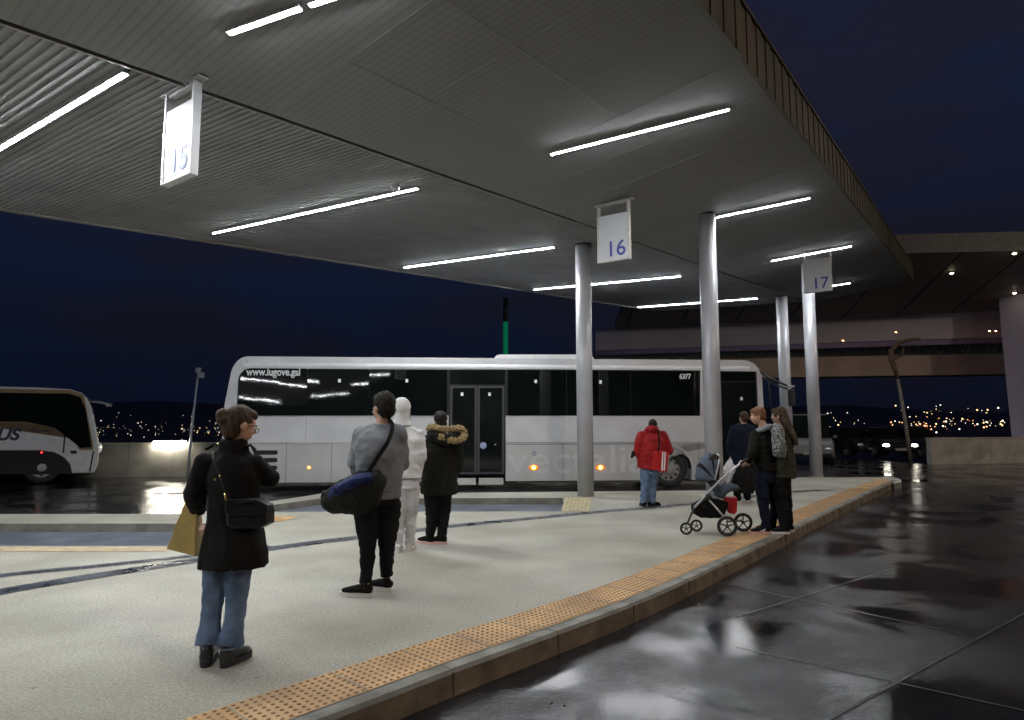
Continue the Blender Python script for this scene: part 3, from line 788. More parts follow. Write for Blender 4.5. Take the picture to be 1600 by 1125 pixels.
for x, y, Y, L in ((1400, 519, 42.0, 'faint orange lamp on the violet beam above the leaning post'), (1546, 517, 40.5, 'orange lamp on the violet beam, left of a close pair'), (1556, 517, 40.4, 'orange lamp on the violet beam, right of a close pair'), (1594, 512, 40.0, 'orange lamp on the beam at the right edge of the photo'), (1317, 532, 44.0, 'tiny orange lamp under the beam right of the farthest column')):
    dlight('beam_lamp', aty(x, y, Y), .05, None, 0, L, M_ORNG)
# unseen street lamps, implied by reflections, added to light fascia and far beams
def added_street_lamp(p, h, label, d):
    t = empty('added_street_lamp', p, label, 'street lamp'); d = Vector(d).normalized()
    bm = bmesh.new(); tube(bm, [p, p + Z * h * .5, p + Z * h, p + Z * (h + .35) + d * .5, p + Z * (h + .45) + d * 1.3], [.1, .08, .055, .05, .045], 12); obj('pole', bm, M_ALU, t, True)
    q = p + Z * (h + .42) + d * 1.6; R = Matrix(((d.x, -d.y, 0), (d.y, d.x, 0), (0, 0, 1)))
    bm = bmesh.new(); box(bm, q, (.75, .3, .12), R, bevel=.03); obj('lamp_head', bm, M_DARKM, t)
    bm = bmesh.new(); box(bm, q - Z * .075, (.55, .22, .03), R); obj('lens', bm, mat('sodium_lens', (.9, .7, .4), .5, emit=(1, .82, .68), estr=3600), t)
added_street_lamp(Vector((15, -5, -.15)), 9.0, 'unseen sodium street lamp added behind the photographer to light the canopy fascia', (-1, .4, 0))
added_street_lamp(Vector((27, 13, -.15)), 9.0, 'unseen sodium street lamp added right of the photographer to light the far beams', (-1, .3, 0))

# leaning lamp post with bent arm in the background
p = aty(1424, 722, 27.5); p.z = -.15; Y = p.y
P = [p] + [aty(x, y, Y) for x, y in ((1413, 650), (1403, 592), (1393, 562), (1392, 548), (1402, 537), (1418, 531), (1438, 529))]
t = empty('leaning_post', p, 'leaning thin post with a crooked arm in front of the far beams', 'lamp post')
bm = bmesh.new(); tube(bm, P[:3], [.085, .075, .065], 10); obj('pole', bm, mat('weathered_post', (.14, .13, .10), .7, var=.2), t, True)
bm = bmesh.new(); tube(bm, P[2:], [.07, .12, .11, .09, .07, .05], 10); tube(bm, [P[3], aty(1409, 556, Y), aty(1412, 542, Y)], [.06, .05, .04], 8); obj('arm', bm, mat('rusty_arm', (.09, .05, .03), .8, var=.3), t, True)

# far town lights on the slopes beyond the parapet
bm = bmesh.new(); rt = random.Random(12)
def find(px, py):
    r = ray(px, py); Y = 60.0
    while Y < 2600:
        p = EYE + r * (Y / r.y)
        if p.z < land(p.x, p.y) + 3.5: return p
        Y *= 1.02
    return None
spots = []
for _ in range(80): spots.append((rt.uniform(150, 345), rt.gauss(672, 7), 0))
for _ in range(6): spots.append((rt.uniform(160, 340), rt.uniform(642, 660), 0))
for _ in range(16): spots.append((rt.uniform(1283, 1345), rt.gauss(658, 9), 0))
for _ in range(85): spots.append((rt.uniform(1390, 1572), rt.gauss(659, 5), 2))
for _ in range(50): spots.append((rt.uniform(1390, 1572), rt.uniform(632, 668), 1))
for _ in range(40): spots.append((rt.uniform(-500, 2300), rt.gauss(664, 9), 0))
for _ in range(14): spots.append((rt.uniform(1388, 1460), rt.gauss(673, 1.5), 3))
for x, y, k in spots:
    p = find(x, max(645 if k != 1 else 630, y)) 
    if p is None: p = aty(x, y, 900)
    d = p.y; s = d / F_PX * rt.choice([.35, .5, .6, .8, 1.1]) * (.6 if x < 700 else .9 if x < 1300 else 1.15)
    mi = {0: rt.choice([0, 0, 1]), 1: rt.choice([0, 1, 1]), 2: rt.choice([0, 1, 2, 2]), 3: rt.choice([2, 3])}[k]
    ell(bm, p, (s, s, s), nu=6, nv=4, mi=mi)
tag(obj('town_lights', bm, [mat('lights_white', (1, 1, 1), .5, emit=(1, .88, .68), estr=2.6), mat('lights_yellow', (1, .9, .6), .5, emit=(1, .66, .30), estr=2.4),
    mat('lights_orange', (1, .6, .3), .5, emit=(1, .40, .17), estr=2.4), mat('lights_red', (1, .2, .1), .5, emit=(1, .10, .07), estr=1.5)]), kind='stuff')
bpy.data.objects['town_lights']['label'] = 'white and orange lights of the far town on dark slopes'

# ================================================================== BUSES
def plane_px(P0, d):
    """returns a function: pixel -> (distance along the side, height) on an upright plane"""
    def f(x, y):
        r = ray(x, y); k = P0.cross(d).z / Vector((r.x, r.y, 0)).cross(d).z
        q = EYE + r * k; return ((Vector((q.x, q.y, 0)) - P0).dot(d), q.z)
    return f
def rounded_hull(bm, L, prof, front=.5, rear=.5, x0=0, mi=0, n=7, M=None, squash=.86):
    """cross profile (y,z) swept along x with rounded ends"""
    cy = sum(p[0] for p in prof) / len(prof); cz_ = sum(p[1] for p in prof) / len(prof)
    st = []
    for k in range(n + 1):
        a = math.pi / 2 * k / n; st.append((x0 + rear * (1 - math.sin(a)), 1 - (1 - squash) * (1 - math.sin(a)) ** 0 * (1 - math.cos(math.pi / 2 - a)) if 0 else 1 - (1 - squash) * math.cos(a) ** 2.2 if 0 else squash + (1 - squash) * math.sin(a) ** .8))
    st = sorted(st)
    st2 = [(x0 + L - front * (1 - math.sin(math.pi / 2 * k / n)), squash + (1 - squash) * math.sin(math.pi / 2 * k / n) ** .8) for k in range(n, -1, -1)]
    st = [(x0 + rear * (1 - math.cos(math.pi / 2 * k / n)), squash + (1 - squash) * math.sin(math.pi / 2 * k / n)) for k in range(n + 1)] + [(x0 + L - front * (1 - math.cos(math.pi / 2 * k / n)), squash + (1 - squash) * math.sin(math.pi / 2 * k / n)) for k in range(n, -1, -1)]
    rings = [[bm.verts.new(M((x, cy + (y - cy) * s, cz_ + (z - cz_) * s))) for y, z in prof] for x, s in st]
    for A, B in zip(rings, rings[1:]):
        for i in range(len(prof)): bm.faces.new([A[i], B[i], B[(i + 1) % len(prof)], A[(i + 1) % len(prof)]]).material_index = mi
    bm.faces.new(rings[0]).material_index = mi; bm.faces.new(rings[-1][::-1]).material_index = mi
def wheel(parent, c, r, w, axis, rim_col=None, spokes=8, hub=.42):
    """road wheel; axis points out of the visible face"""
    axis = Vector(axis).normalized(); c = Vector(c)
    t = bpy.data.objects.new('wheel', None)
    COL.objects.link(t); t.parent = parent; t.location = c - wpos(parent)
    u_ = axis.cross(Z).normalized(); prof = [(-w / 2, r * .66), (-w / 2, r * .93), (-w / 2 + .03, r), (w / 2 - .03, r), (w / 2, r * .93), (w / 2, r * .66), (w / 2 - .05, r * .62)]
    bm = bmesh.new(); n = 36; rings = []
    for a, q in prof: rings.append([bm.verts.new(c + axis * a + (u_ * math.cos(k * 2 * math.pi / n) + Z * math.sin(k * 2 * math.pi / n)) * q) for k in range(n)])
    for A, B in zip(rings, rings[1:]):
        for k in range(n): bm.faces.new([A[k], A[(k + 1) % n], B[(k + 1) % n], B[k]])
    o = obj('tyre', bm, M_RUBBER, t, True)
    bm = bmesh.new(); rm = r * .635
    cyl(bm, c + axis * (w / 2 - .075), rm, .02, axis, 32)
    tube(bm, [c + axis * (w / 2 - .08), c + axis * (w / 2 - .01)], [rm, rm * .985], 32, cap=False)
    cyl(bm, c + axis * (w / 2 - .03), r * .24, .09, axis, 24); cyl(bm, c + axis * (w / 2 + .015), r * .13, .05, axis, 16)
    for k in range(spokes):
        a = k * 2 * math.pi / spokes; d = u_ * math.cos(a) + Z * math.sin(a)
        cyl(bm, c + axis * (w / 2 - .045) + d * r * .33, r * .035, .05, axis, 8)
        ell(bm, c + axis * (w / 2 - .058) + d * r * .50, (r * .07, r * .07, r * .07), nu=8, nv=6, mi=1)
    obj('rim', bm, [rim_col or mat('rim_grey', (.34, .34, .32), .45, metal=.5, var=.2), M_DARKM], t)
    return t

# ---- main bus
BP0 = Vector((-7.62, 16.15, 0)); BD = Vector((1, .077, 0)).normalized(); BN = Vector((-BD.y, BD.x, 0))
bp = plane_px(BP0, BD)
BL = bp(1196, 660)[0]; b0 = bp(347, 660)[0]; BP0 = BP0 + BD * b0; BL -= b0; bp = plane_px(BP0, BD); BW = 2.5
ztop = bp(760, 562)[1] + .04; zsk = bp(760, 752)[1]; print('bus length', BL, 'top', ztop, 'skirt', zsk)
def BM(p): return BP0 + BD * p[0] + BN * p[1] + Z * p[2]
bus = empty('bus', BM((BL / 2, BW / 2, -.15)), 'long silver and white intercity bus with dark windows waiting behind the platform', 'bus')
zb0 = bp(760, 650)[1]
zr = bp(760, 577)[1]
Rr = .30
prof = [(0.0, zb0 - .7), (0, zr), (.012, zr + .06), (.06, ztop - .10), (.15, ztop - .035), (.35, ztop), (BW - .35, ztop), (BW - .15, ztop - .035), (BW - .06, ztop - .1), (BW, zr), (BW, zb0 - .7)]
bm = bmesh.new()
# upper body with rounded ends: outline in the side view extruded, then shoulders
so = rpoly([(.0, zb0 - .72), (-.03, zb0), (.16, zr + .02), (.38, ztop), (BL - .30, ztop), (BL - .02, zr - .05), (BL, zb0 - .72)], [.01, .5, .5, .22, .32, .25, .01], 6)
def side_shell(bm, outline, y0, y1, shoulder, mi=0):
    """outline (s,z) at y0..y1 with the roof edge drawn in over 'shoulder' metres"""
    prof_ = [(0, 0), (.012, .02), (.05, .075), (.12, .14), (.24, .19), (.40, .215)]
    lay = [(y0 + a * shoulder / .4, b * shoulder / .4) for a, b in prof_]
    lay = [(y0, .0)] + lay[1:]; full = [(y, d) for y, d in lay] + [(y1 - (y - y0), d) for y, d in lay[::-1]]
    zc = sum(z for s, z in outline) / len(outline); zmx = max(z for s, z in outline); smin, smax = min(s for s, z in outline), max(s for s, z in outline)
    rings = []
    dm = full[len(lay) - 1][1]
    for y, d in full:
        # the outline keeps its full size at mid-width and shrinks towards the sides
        e = dm - d
        ring = []
        for s, z in outline:
            k = max(0, min(1, (z - zr + .35) / (ztop - zr + .35)))
            ring.append(bm.verts.new(BM((s + (e * .6 if s < smin + .6 else (-e * .6 if s > smax - .6 else 0)) * 1, y, z - e * k ** 1.5 * .0))))
        rings.append(ring)
    for A, B in zip(rings, rings[1:]):
        for i in range(len(outline)): bm.faces.new([A[i], B[i], B[(i + 1) % len(outline)], A[(i + 1) % len(outline)]]).material_index = mi
    for R_ in (rings[0][::-1], rings[-1]):
        f = bm.faces.new(R_); f.material_index = mi; bmesh.ops.triangulate(bm, faces=[f])
so_in = [(max(.0, s), z) for s, z in so]
ztop0 = ztop
bm = bmesh.new()
side_shell(bm, so, 0, BW, .10)
# rounded roof edge laid over the top of both sides
for f in bm.faces: f.smooth = False
me = None
o = obj('body', bm, M_BUS, bus)
bv = o.modifiers.new('b', 'BEVEL'); bv.width = .11; bv.segments = 5; bv.limit_method = 'ANGLE'; bv.angle_limit = math.radians(50)
# lower body skirts with wheel arches cut out
wf, wr_ = bp(1046, 735), bp(612, 735); WR = .48; wz = -.15 + WR
def arch(cx, r, z0, n=14, back=False):
    pts = []
    for k in range(n + 1):
        a = math.pi * k / n; pts.append((cx - r * math.cos(a), max(z0, wz + r * math.sin(a) * 1.0)))
    return [(pts[0][0], z0)] + pts + [(pts[-1][0], z0)]
d0, d1 = bp(700, 740)[0], bp(790, 740)[0]; e0 = bp(1127, 740)[0]; e1 = bp(1188, 740)[0]
ztp = zb0 - .705
def skirt(name, s0, s1, archc=None, m=M_BUSL, z0=zsk):
    pts = [(s0, ztp), (s0, z0)]
    if archc: pts += arch(archc, .60, z0)
    pts += [(s1, z0), (s1, ztp)]
    for y in (0, BW - .22):
        bm = bmesh.new(); prism(bm, [BM((s, y, z)) for s, z in pts], BN * .22); obj(name, bm, m, bus)
skirt('rear_skirt', .02, d0 - .004, wr_[0])
skirt('front_skirt', d1 + .004, e0 - .03, wf[0]); skirt('nose_skirt', e1 + .02, BL - .0)
for cx in (wf[0], wr_[0]):
    bm = bmesh.new(); A = arch(cx, .60, zsk)[1:-1]; B = arch(cx, .640, zsk)[1:-1]
    va = [bm.verts.new(BM((s, -.006, z))) for s, z in A]; vb = [bm.verts.new(BM((s, -.006, z))) for s, z in B]; vc = [bm.verts.new(BM((s, .015, z))) for s, z in A]
    for i in range(len(A) - 1): bm.faces.new([va[i], va[i + 1], vb[i + 1], vb[i]]); bm.faces.new([va[i], vc[i], vc[i + 1], va[i + 1]])
    obj('arch_trim', bm, M_BUS, bus)
    bm = bmesh.new(); A2 = arch(cx, .594, zsk)[1:-1]; va = [bm.verts.new(BM((s, .012, z))) for s, z in A2]; vb = [bm.verts.new(BM((s, .26, z))) for s, z in A2]
    for i in range(len(A2) - 1): bm.faces.new([va[i], vb[i], vb[i + 1], va[i + 1]])
    obj('wheel_well', bm, M_BLACK, bus)
bm = bmesh.new(); prism(bm, [BM((s, .24, z)) for s, z in [(.1, .0), (BL - .1, .0), (BL - .1, ztp + .05), (.1, ztp + .05)]], BN * (BW - .48)); obj('chassis', bm, M_BLACK, bus)
bm = bmesh.new(); prism(bm, [BM((s, .05, z)) for s, z in [(.4, zsk - .07), (wr_[0] - .7, zsk - .07), (wr_[0] - .7, zsk - .01), (.4, zsk - .01)]], BN * .1)
obj('sill', bm, M_GRIME, bus); bm = bmesh.new(); prism(bm, [BM((s, .05, z)) for s, z in [(d1 + .3, zsk - .05), (wf[0] - .7, zsk - .05), (wf[0] - .7, zsk - .012), (d1 + .3, zsk - .012)]], BN * .1); obj('sill', bm, M_GRIME, bus)
for c in (wf[0], wr_[0]):
    for y, ax in ((.16, -1), (BW - .16, 1)): wheel(bus, BM((c, y, wz)), WR, .27, BN * ax, spokes=10)
# dark glazing band
def pan(name, pts, m, parent=bus, th=.02, out=.008, r=0, y=0):
    pts = rpoly(pts, r, 5) if r else pts
    bm = bmesh.new(); prism(bm, [BM((s, -out + y, z)) for s, z in pts], BN * th); return obj(name, bm, m, parent)
def pq(*xy): return [bp(x, y) for x, y in xy]
w0 = pq((369, 649), (374, 577.5), (1094, 577.5), (1094, 649.5))
pan('window_surround', [w0[0], (w0[0][0] + .02, w0[1][1] - .0), w0[2], w0[3]], M_BLACK, out=.004, th=.006, r=[.02, .28, .02, .02])
cuts = [372, 480, 577, 699]; cuts2 = [793, 885, 985, 1092]
zlo, zhi = zb0 + .012, zr - .015
for a, b in list(zip(cuts, cuts[1:])) + list(zip(cuts2, cuts2[1:])):
    s0, s1 = bp(a, 610)[0] + .008, bp(b, 610)[0] - .008
    rr = [.02, .22, .02, .02] if a == 372 else .02
    tl = math.tan(math.radians({372: 2.1, 480: 1.5, 577: .9}.get(a, .12)))
    q_ = rpoly([(s0 + (.0), zlo), (s0 + (.06 if a == 372 else 0), zhi), (s1, zhi), (s1, zlo)], rr, 5)
    bm = bmesh.new(); prism(bm, [BM((s, -.010 - (zhi - z) * tl, z)) for s, z in q_], BN * .006); obj('side_window', bm, M_GLASS, bus)
# middle door
dz0, dzt = bp(745, 741)[1], bp(745, 603)[1]
pan('window_surround', [(d0, dz0), (d0, zr - .015), (d1, zr - .015), (d1, dz0)], M_BLACK, out=.003, th=.05)
sm = (d0 + d1) / 2
fr = mat('door_frame_grey', (.05, .05, .055), .4)
door = pan('door_header', [(d0 + .02, dzt + .04), (d0 + .02, zr - .02), (d1 - .02, zr - .02), (d1 - .02, dzt + .04)], M_GLASS2, out=.012, th=.01)
for a, b in ((d0 + .04, sm - .01), (sm + .01, d1 - .04)):
    bm = bmesh.new(); w = .055
    for q in ([(a, dz0), (a, dzt), (a + w, dzt), (a + w, dz0)], [(b - w, dz0), (b - w, dzt), (b, dzt), (b, dz0)], [(a + w, dzt - w), (a + w, dzt), (b - w, dzt), (b - w, dzt - w)], [(a + w, dz0), (a + w, dz0 + w), (b - w, dz0 + w), (b - w, dz0)]):
        prism(bm, [BM((s, -.022, z)) for s, z in q], BN * .02)
    dr = obj('door', bm, fr, bus)
    pan('pane', [(a + w, dz0 + w), (a + w, dzt - w), (b - w, dzt - w), (b - w, dz0 + w)], M_GLASS2, parent=dr, out=.014, th=.01)
    bm = bmesh.new(); zz = bp(745, 751)[1]; prism(bm, [BM((s, -.05, z)) for s, z in [(a + .04, zz - .1), (a + .04, zz + .06), (b - .02, zz + .06), (b - .02, zz - .1)]], BN * .2); obj('step', bm, mat('pale_step', (.50, .49, .46), .6, var=.1), bus)
# front door, split pillars and windscreen corner
fz = bp(1150, 744)[1]
pan('window_surround', [(e0, fz), (e0, zr - .01), (e1, zr - .01), (e1, fz)], M_BLACK, out=.004, th=.05)
pan('front_door', [(e0 + .05, fz + .04), (e0 + .05, zr - .30), (e1 - .05, zr - .30), (e1 - .05, fz + .04)], M_GLASS2, out=.016, th=.01)
pan('destination_panel', [(e0 + .05, zr - .27), (e0 + .05, zr - .03), (e1 - .05, zr - .03), (e1 - .05, zr - .27)], M_GLASS, out=.016, th=.01)
bm = bmesh.new(); prism(bm, [BM((BL + .005, y, z)) for y, z in [(.14, 1.1), (BW - .14, 1.1), (BW - .2, zr - .1), (.2, zr - .1)]], BD * .02); obj('windscreen', bm, M_GLASS, bus)
for y in (.25, BW - .55): bm = bmesh.new(); prism(bm, [BM((BL, yy, z)) for yy, z in [(y, .45), (y + .3, .45), (y + .3, .62), (y, .62)]], BD * .03); obj('headlight', bm, M_SIGN, bus)
# panel seams and flaps
bm = bmesh.new()
zs = bp(600, 692)[1]
def seam(a, b, w=.009):
    if abs(a[0] - b[0]) > abs(a[1] - b[1]): q = [(a[0], a[1] - w / 2), (b[0], b[1] - w / 2), (b[0], b[1] + w / 2), (a[0], a[1] + w / 2)]
    else: q = [(a[0] - w / 2, a[1]), (a[0] + w / 2, a[1]), (b[0] + w / 2, b[1]), (b[0] - w / 2, b[1])]
    prism(bm, [BM((s, -.0025, z)) for s, z in q], BN * .002)
seam((.08, zs), (d0 - .01, zs)); seam((d1 + .01, zs), (e0 - .04, zs)); seam((d1 + .01, zs - .045), (e0 - .04, zs - .045), .008)
for x in (447, 518, 585, 880, 1000, 1092): s = bp(x, 720)[0]; seam((s, zsk + .01), (s, zs))
seam((bp(386, 570)[0], zr + .02), (bp(386, 570)[0], ztop - .1)); seam((bp(1167, 570)[0], zr + .02), (bp(1167, 570)[0], ztop - .1))
for x in (478, 640): s = bp(x, 670)[0]; seam((s, zs), (s, zb0 - .01), .006)
obj('panel_seam', bm, M_BLACK, bus)
for k in range(3):
    z = bp(420, 707 + k * 12)[1]; s0, s1 = bp(396, 707)[0], bp(434, 707)[0]
    pan('grille_slot', [(s0, z - .055), (s0, z + .055), (s1, z + .055), (s1, z - .055)], M_BLACK, out=.006, th=.004, r=.05)
for x in (483, 834, 938):
    s, z = bp(x, 730.5)
    bm = bmesh.new(); R_ = Matrix((( BD.x, BN.x, 0), (BD.y, BN.y, 0), (0, 0, 1)))
    big = x > 500; ell(bm, BM((s, -.002, z)), (.13 if big else .05, .02, .075 if big else .045), R_); mk = obj('side_marker', bm, M_AMBERR, bus, True)
    bm = bmesh.new(); ell(bm, BM((s, -.014, z)), (.06 if big else .03, .02, .05 if big else .03), R_); obj('bulb', bm, M_AMBER, mk, True)
for x, y in ((531, 595), (636, 595), (722, 616), (765, 616), (837, 596), (938, 597), (1158, 623)):
    s, z = bp(x, y); pan('sticker', [(s - .035, z - .045), (s - .035, z + .045), (s + .035, z + .045), (s + .035, z - .045)], M_WHITE, out=.030 if 700 < x < 790 or x > 1100 else (.05 if x < 700 else .022), th=.003)
def disc(x, y, r, m, out=.03, r2=0):
    s, z = bp(x, y); bm = bmesh.new(); cyl(bm, BM((s, -out, z)), r, .004, BN, 24); o = obj('round_badge', bm, m, bus)
    if r2: bm = bmesh.new(); cyl(bm, BM((s, -out - .003, z)), r2, .003, BN, 20); obj('badge_face', bm, M_BUS, o)
disc(755, 696, .085, mat('badge_blue', (.30, .36, .52), .5)); disc(835, 709, .05, mat('ring_blue', (.05, .07, .22), .5), .006, .03); disc(774, 694.5, .02, M_WHITE)
# roof pod
pod = rpoly(pq((771, 565), (776, 553.5), (929, 553.5), (935, 565)), [.01, .12, .12, .01], 5)
bm = bmesh.new(); prism(bm, [BM((s, .35, z + .03)) for s, z in pod] , BN * (BW - .7)); o = obj('roof_unit', bm, M_BUSW, bus); bv = o.modifiers.new('b', 'BEVEL'); bv.width = .03; bv.segments = 3; bv.limit_method = 'ANGLE'
# bright roof rail along the top of the side
bm = bmesh.new()
rail = [(0, zr + .0), (-.014, zr + .012), (-.016, zr + .07), (-.006, zr + .12), (.02, zr + .155), (.05, zr + .17)]
ra = [bm.verts.new(BM((.46, y, z))) for y, z in rail]; rb = [bm.verts.new(BM((BL - .40, y, z))) for y, z in rail]
for i in range(len(rail) - 1): bm.faces.new([ra[i], rb[i], rb[i + 1], ra[i + 1]])
obj('roof_rail', bm, M_BUSW, bus, True)
# lettering
s, z = bp(386, 586.5); wdt = bp(470, 587)[0] - s
text('www.lugove.gal', .27, BM((s, -.056, z)), BD, Z, M_WHITE, bus, weight=.006, width=wdt)
s, z = bp(1061, 592); text('6377', .19, BM((s, -.024, z)), BD, Z, M_WHITE, bus, weight=.006, width=bp(1079, 590)[0] - s)
s, z = bp(792, 739); text('vectalia', 1.02, BM((s, -.0035, z)), BD, Z, M_PALE, bus, weight=.004, width=bp(1012, 735)[0] - s, depth=.001)
# mirrors
mx_ = lambda x, y, dy=-.05: BM((bp(x, y)[0], dy, bp(x, y)[1]))
bm = bmesh.new(); tube(bm, [BM((BL - .12, .1, zr + .05)), mx_(1200, 592, -.1), mx_(1222, 604, -.3)], [.03, .03, .028], 8); tube(bm, [BM((BL - .1, .1, zr - .12)), mx_(1205, 600, -.12), mx_(1222, 609, -.3)], [.022, .022, .02], 8)
tube(bm, [mx_(1198, 592, -.1), mx_(1203, 652, -.1)], [.015, .015], 8); mr_ = obj('mirror_arm', bm, M_DARKM, bus, True)
bm = bmesh.new(); c = mx_(1228, 622, -.3); R_ = Matrix(((BD.x, BN.x, 0), (BD.y, BN.y, 0), (0, 0, 1))); box(bm, c, (.14, .2, .46), R_, bevel=.05); obj('mirror', bm, M_DARKM, bus)
bm = bmesh.new(); box(bm, mx_(1226, 612, -.3) + BD * .0 + Z * .12, (.16, .22, .05), R_, bevel=.02); obj('mirror_cap', bm, M_SIGN, bus)

# ---- coach at the left
CP0 = Vector((-12.2, 18.6, 0)); CD = Vector((math.cos(.56), math.sin(.56), 0)); CN = Vector((-CD.y, CD.x, 0)); cpx = plane_px(CP0, CD)
ce = cpx(152, 700)[0]; 
def CM(p): return CP0 + CD * p[0] + CN * p[1] + Z * p[2]
coach = empty('coach', CM((ce - 5, 1.2, -.15)), 'dark and white coach with brown trim entering from the left edge', 'coach')
def cq(pts): return [cpx(x, y) for x, y in pts]
CW = 2.2
bm = bmesh.new()
cz0 = cpx(100, 742)[1]
ol = [(ce - 10.5, .25)] + [(ce - 10.5, cpx(0, 605)[1])] + cq([(60, 605), (110, 608), (128, 614), (137, 622), (144, 640), (151, 680), (155, 700), (153, 725), (147, 739), (112, 740)]) + [(cpx(110, 728)[0], cpx(110, 728)[1]), (cpx(100, 715)[0], cpx(100, 715)[1]), cpx(84, 707), cpx(60, 704), cpx(20, 704), (cpx(-20, 704)), cpx(-24, 742)]
prism(bm, [CM((s, .0, z)) for s, z in ol], CN * CW); o = obj('body', bm, mat('coach_white', (.62, .61, .60), .4, var=.06, coat=.3), coach)
bv = o.modifiers.new('b', 'BEVEL'); bv.width = .07; bv.segments = 4; bv.limit_method = 'ANGLE'; bv.angle_limit = math.radians(55)
def cpan(name, px, m, out=.008, th=.006, r=0, parent=coach):
    q = cq(px); q = rpoly(q, r, 4) if r else q
    bm = bmesh.new(); prism(bm, [CM((s, -out, z)) for s, z in q], CN * th); return obj(name, bm, m, parent)
M_BRN = mat('brown_trim', (.22, .13, .05), .45, var=.1)
cpan('brown_trim', [(-60, 606), (110, 609.5), (131, 617), (145, 690), (146, 703), (124, 703), (108, 676), (81, 667.5), (40, 661.5), (-60, 660.5)], M_BRN, out=.010, th=.008)
cpan('side_window', [(-60, 613), (108, 615), (126, 621), (134, 640), (142, 690), (143, 699), (126, 700), (110, 673), (82, 665), (40, 659), (-60, 658)], M_GLASS, out=.018, th=.006)
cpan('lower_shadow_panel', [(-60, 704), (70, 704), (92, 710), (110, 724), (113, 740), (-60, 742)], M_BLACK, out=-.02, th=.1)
bm = bmesh.new()
for (x0, y0), (x1, y1) in (((101.5, 677), (99, 708)), ((146, 705), (140, 737))):
    a, b = cpx(x0, y0), cpx(x1, y1); prism(bm, [CM((a[0] - .02, -.012, a[1])), CM((a[0] + .02, -.012, a[1])), CM((b[0] + .02, -.012, b[1])), CM((b[0] - .02, -.012, b[1]))], CN * .008)
obj('panel_seam', bm, M_BLACK, coach)
cpan('door_handle', [(110, 704), (110, 709), (120, 709), (120, 704)], M_BLACK, out=.02, th=.02, r=.03)
s, z = cpx(-25, 687.5); text('BUS', .42, CM((s, -.006, z)), CD, Z, mat('dark_navy_ink', (.02, .022, .05), .5), coach, weight=.018, shear=.25, width=cpx(33, 680)[0] - s)
s, z = cpx(45, 674.5); text('Compostela', .11, CM((s, -.022, z)), CD, Z, mat('dark_navy_ink'), coach, weight=.002, width=cpx(79, 672)[0] - s)
for x in (65, -140): s = cpx(x, 736)[0]; wheel(coach, CM((s, .16, .30)), .44, .26, -CN, spokes=8)
for x in (65, -140): s = cpx(x, 736)[0]; wheel(coach, CM((s, CW - .16, .30)), .44, .26, CN, spokes=8)
bm = bmesh.new(); ell(bm, CM((cpx(154, 700)[0], .2, cpx(154, 700)[1])), (.07, .14, .16)); obj('headlight', bm, M_SIGN, coach, True)
bm = bmesh.new(); ell(bm, CM((cpx(65, 708)[0], -.005, cpx(65, 707)[1])), (.03, .02, .025), nu=10, nv=6); obj('side_marker', bm, mat('red_marker', (.5, .03, .03), .4, emit=(1, .05, .04), estr=2.5), coach, True)
bm = bmesh.new(); tube(bm, [CM((cpx(137, 626)[0], .1, cpx(137, 626)[1])), CM((cpx(158, 629)[0], -.05, cpx(158, 629)[1])), CM((cpx(174, 634)[0], -.1, cpx(174, 634)[1]))], [.03, .035, .05], 8); obj('mirror_arm', bm, mat('grey_arm', (.30, .30, .29), .5), coach, True)

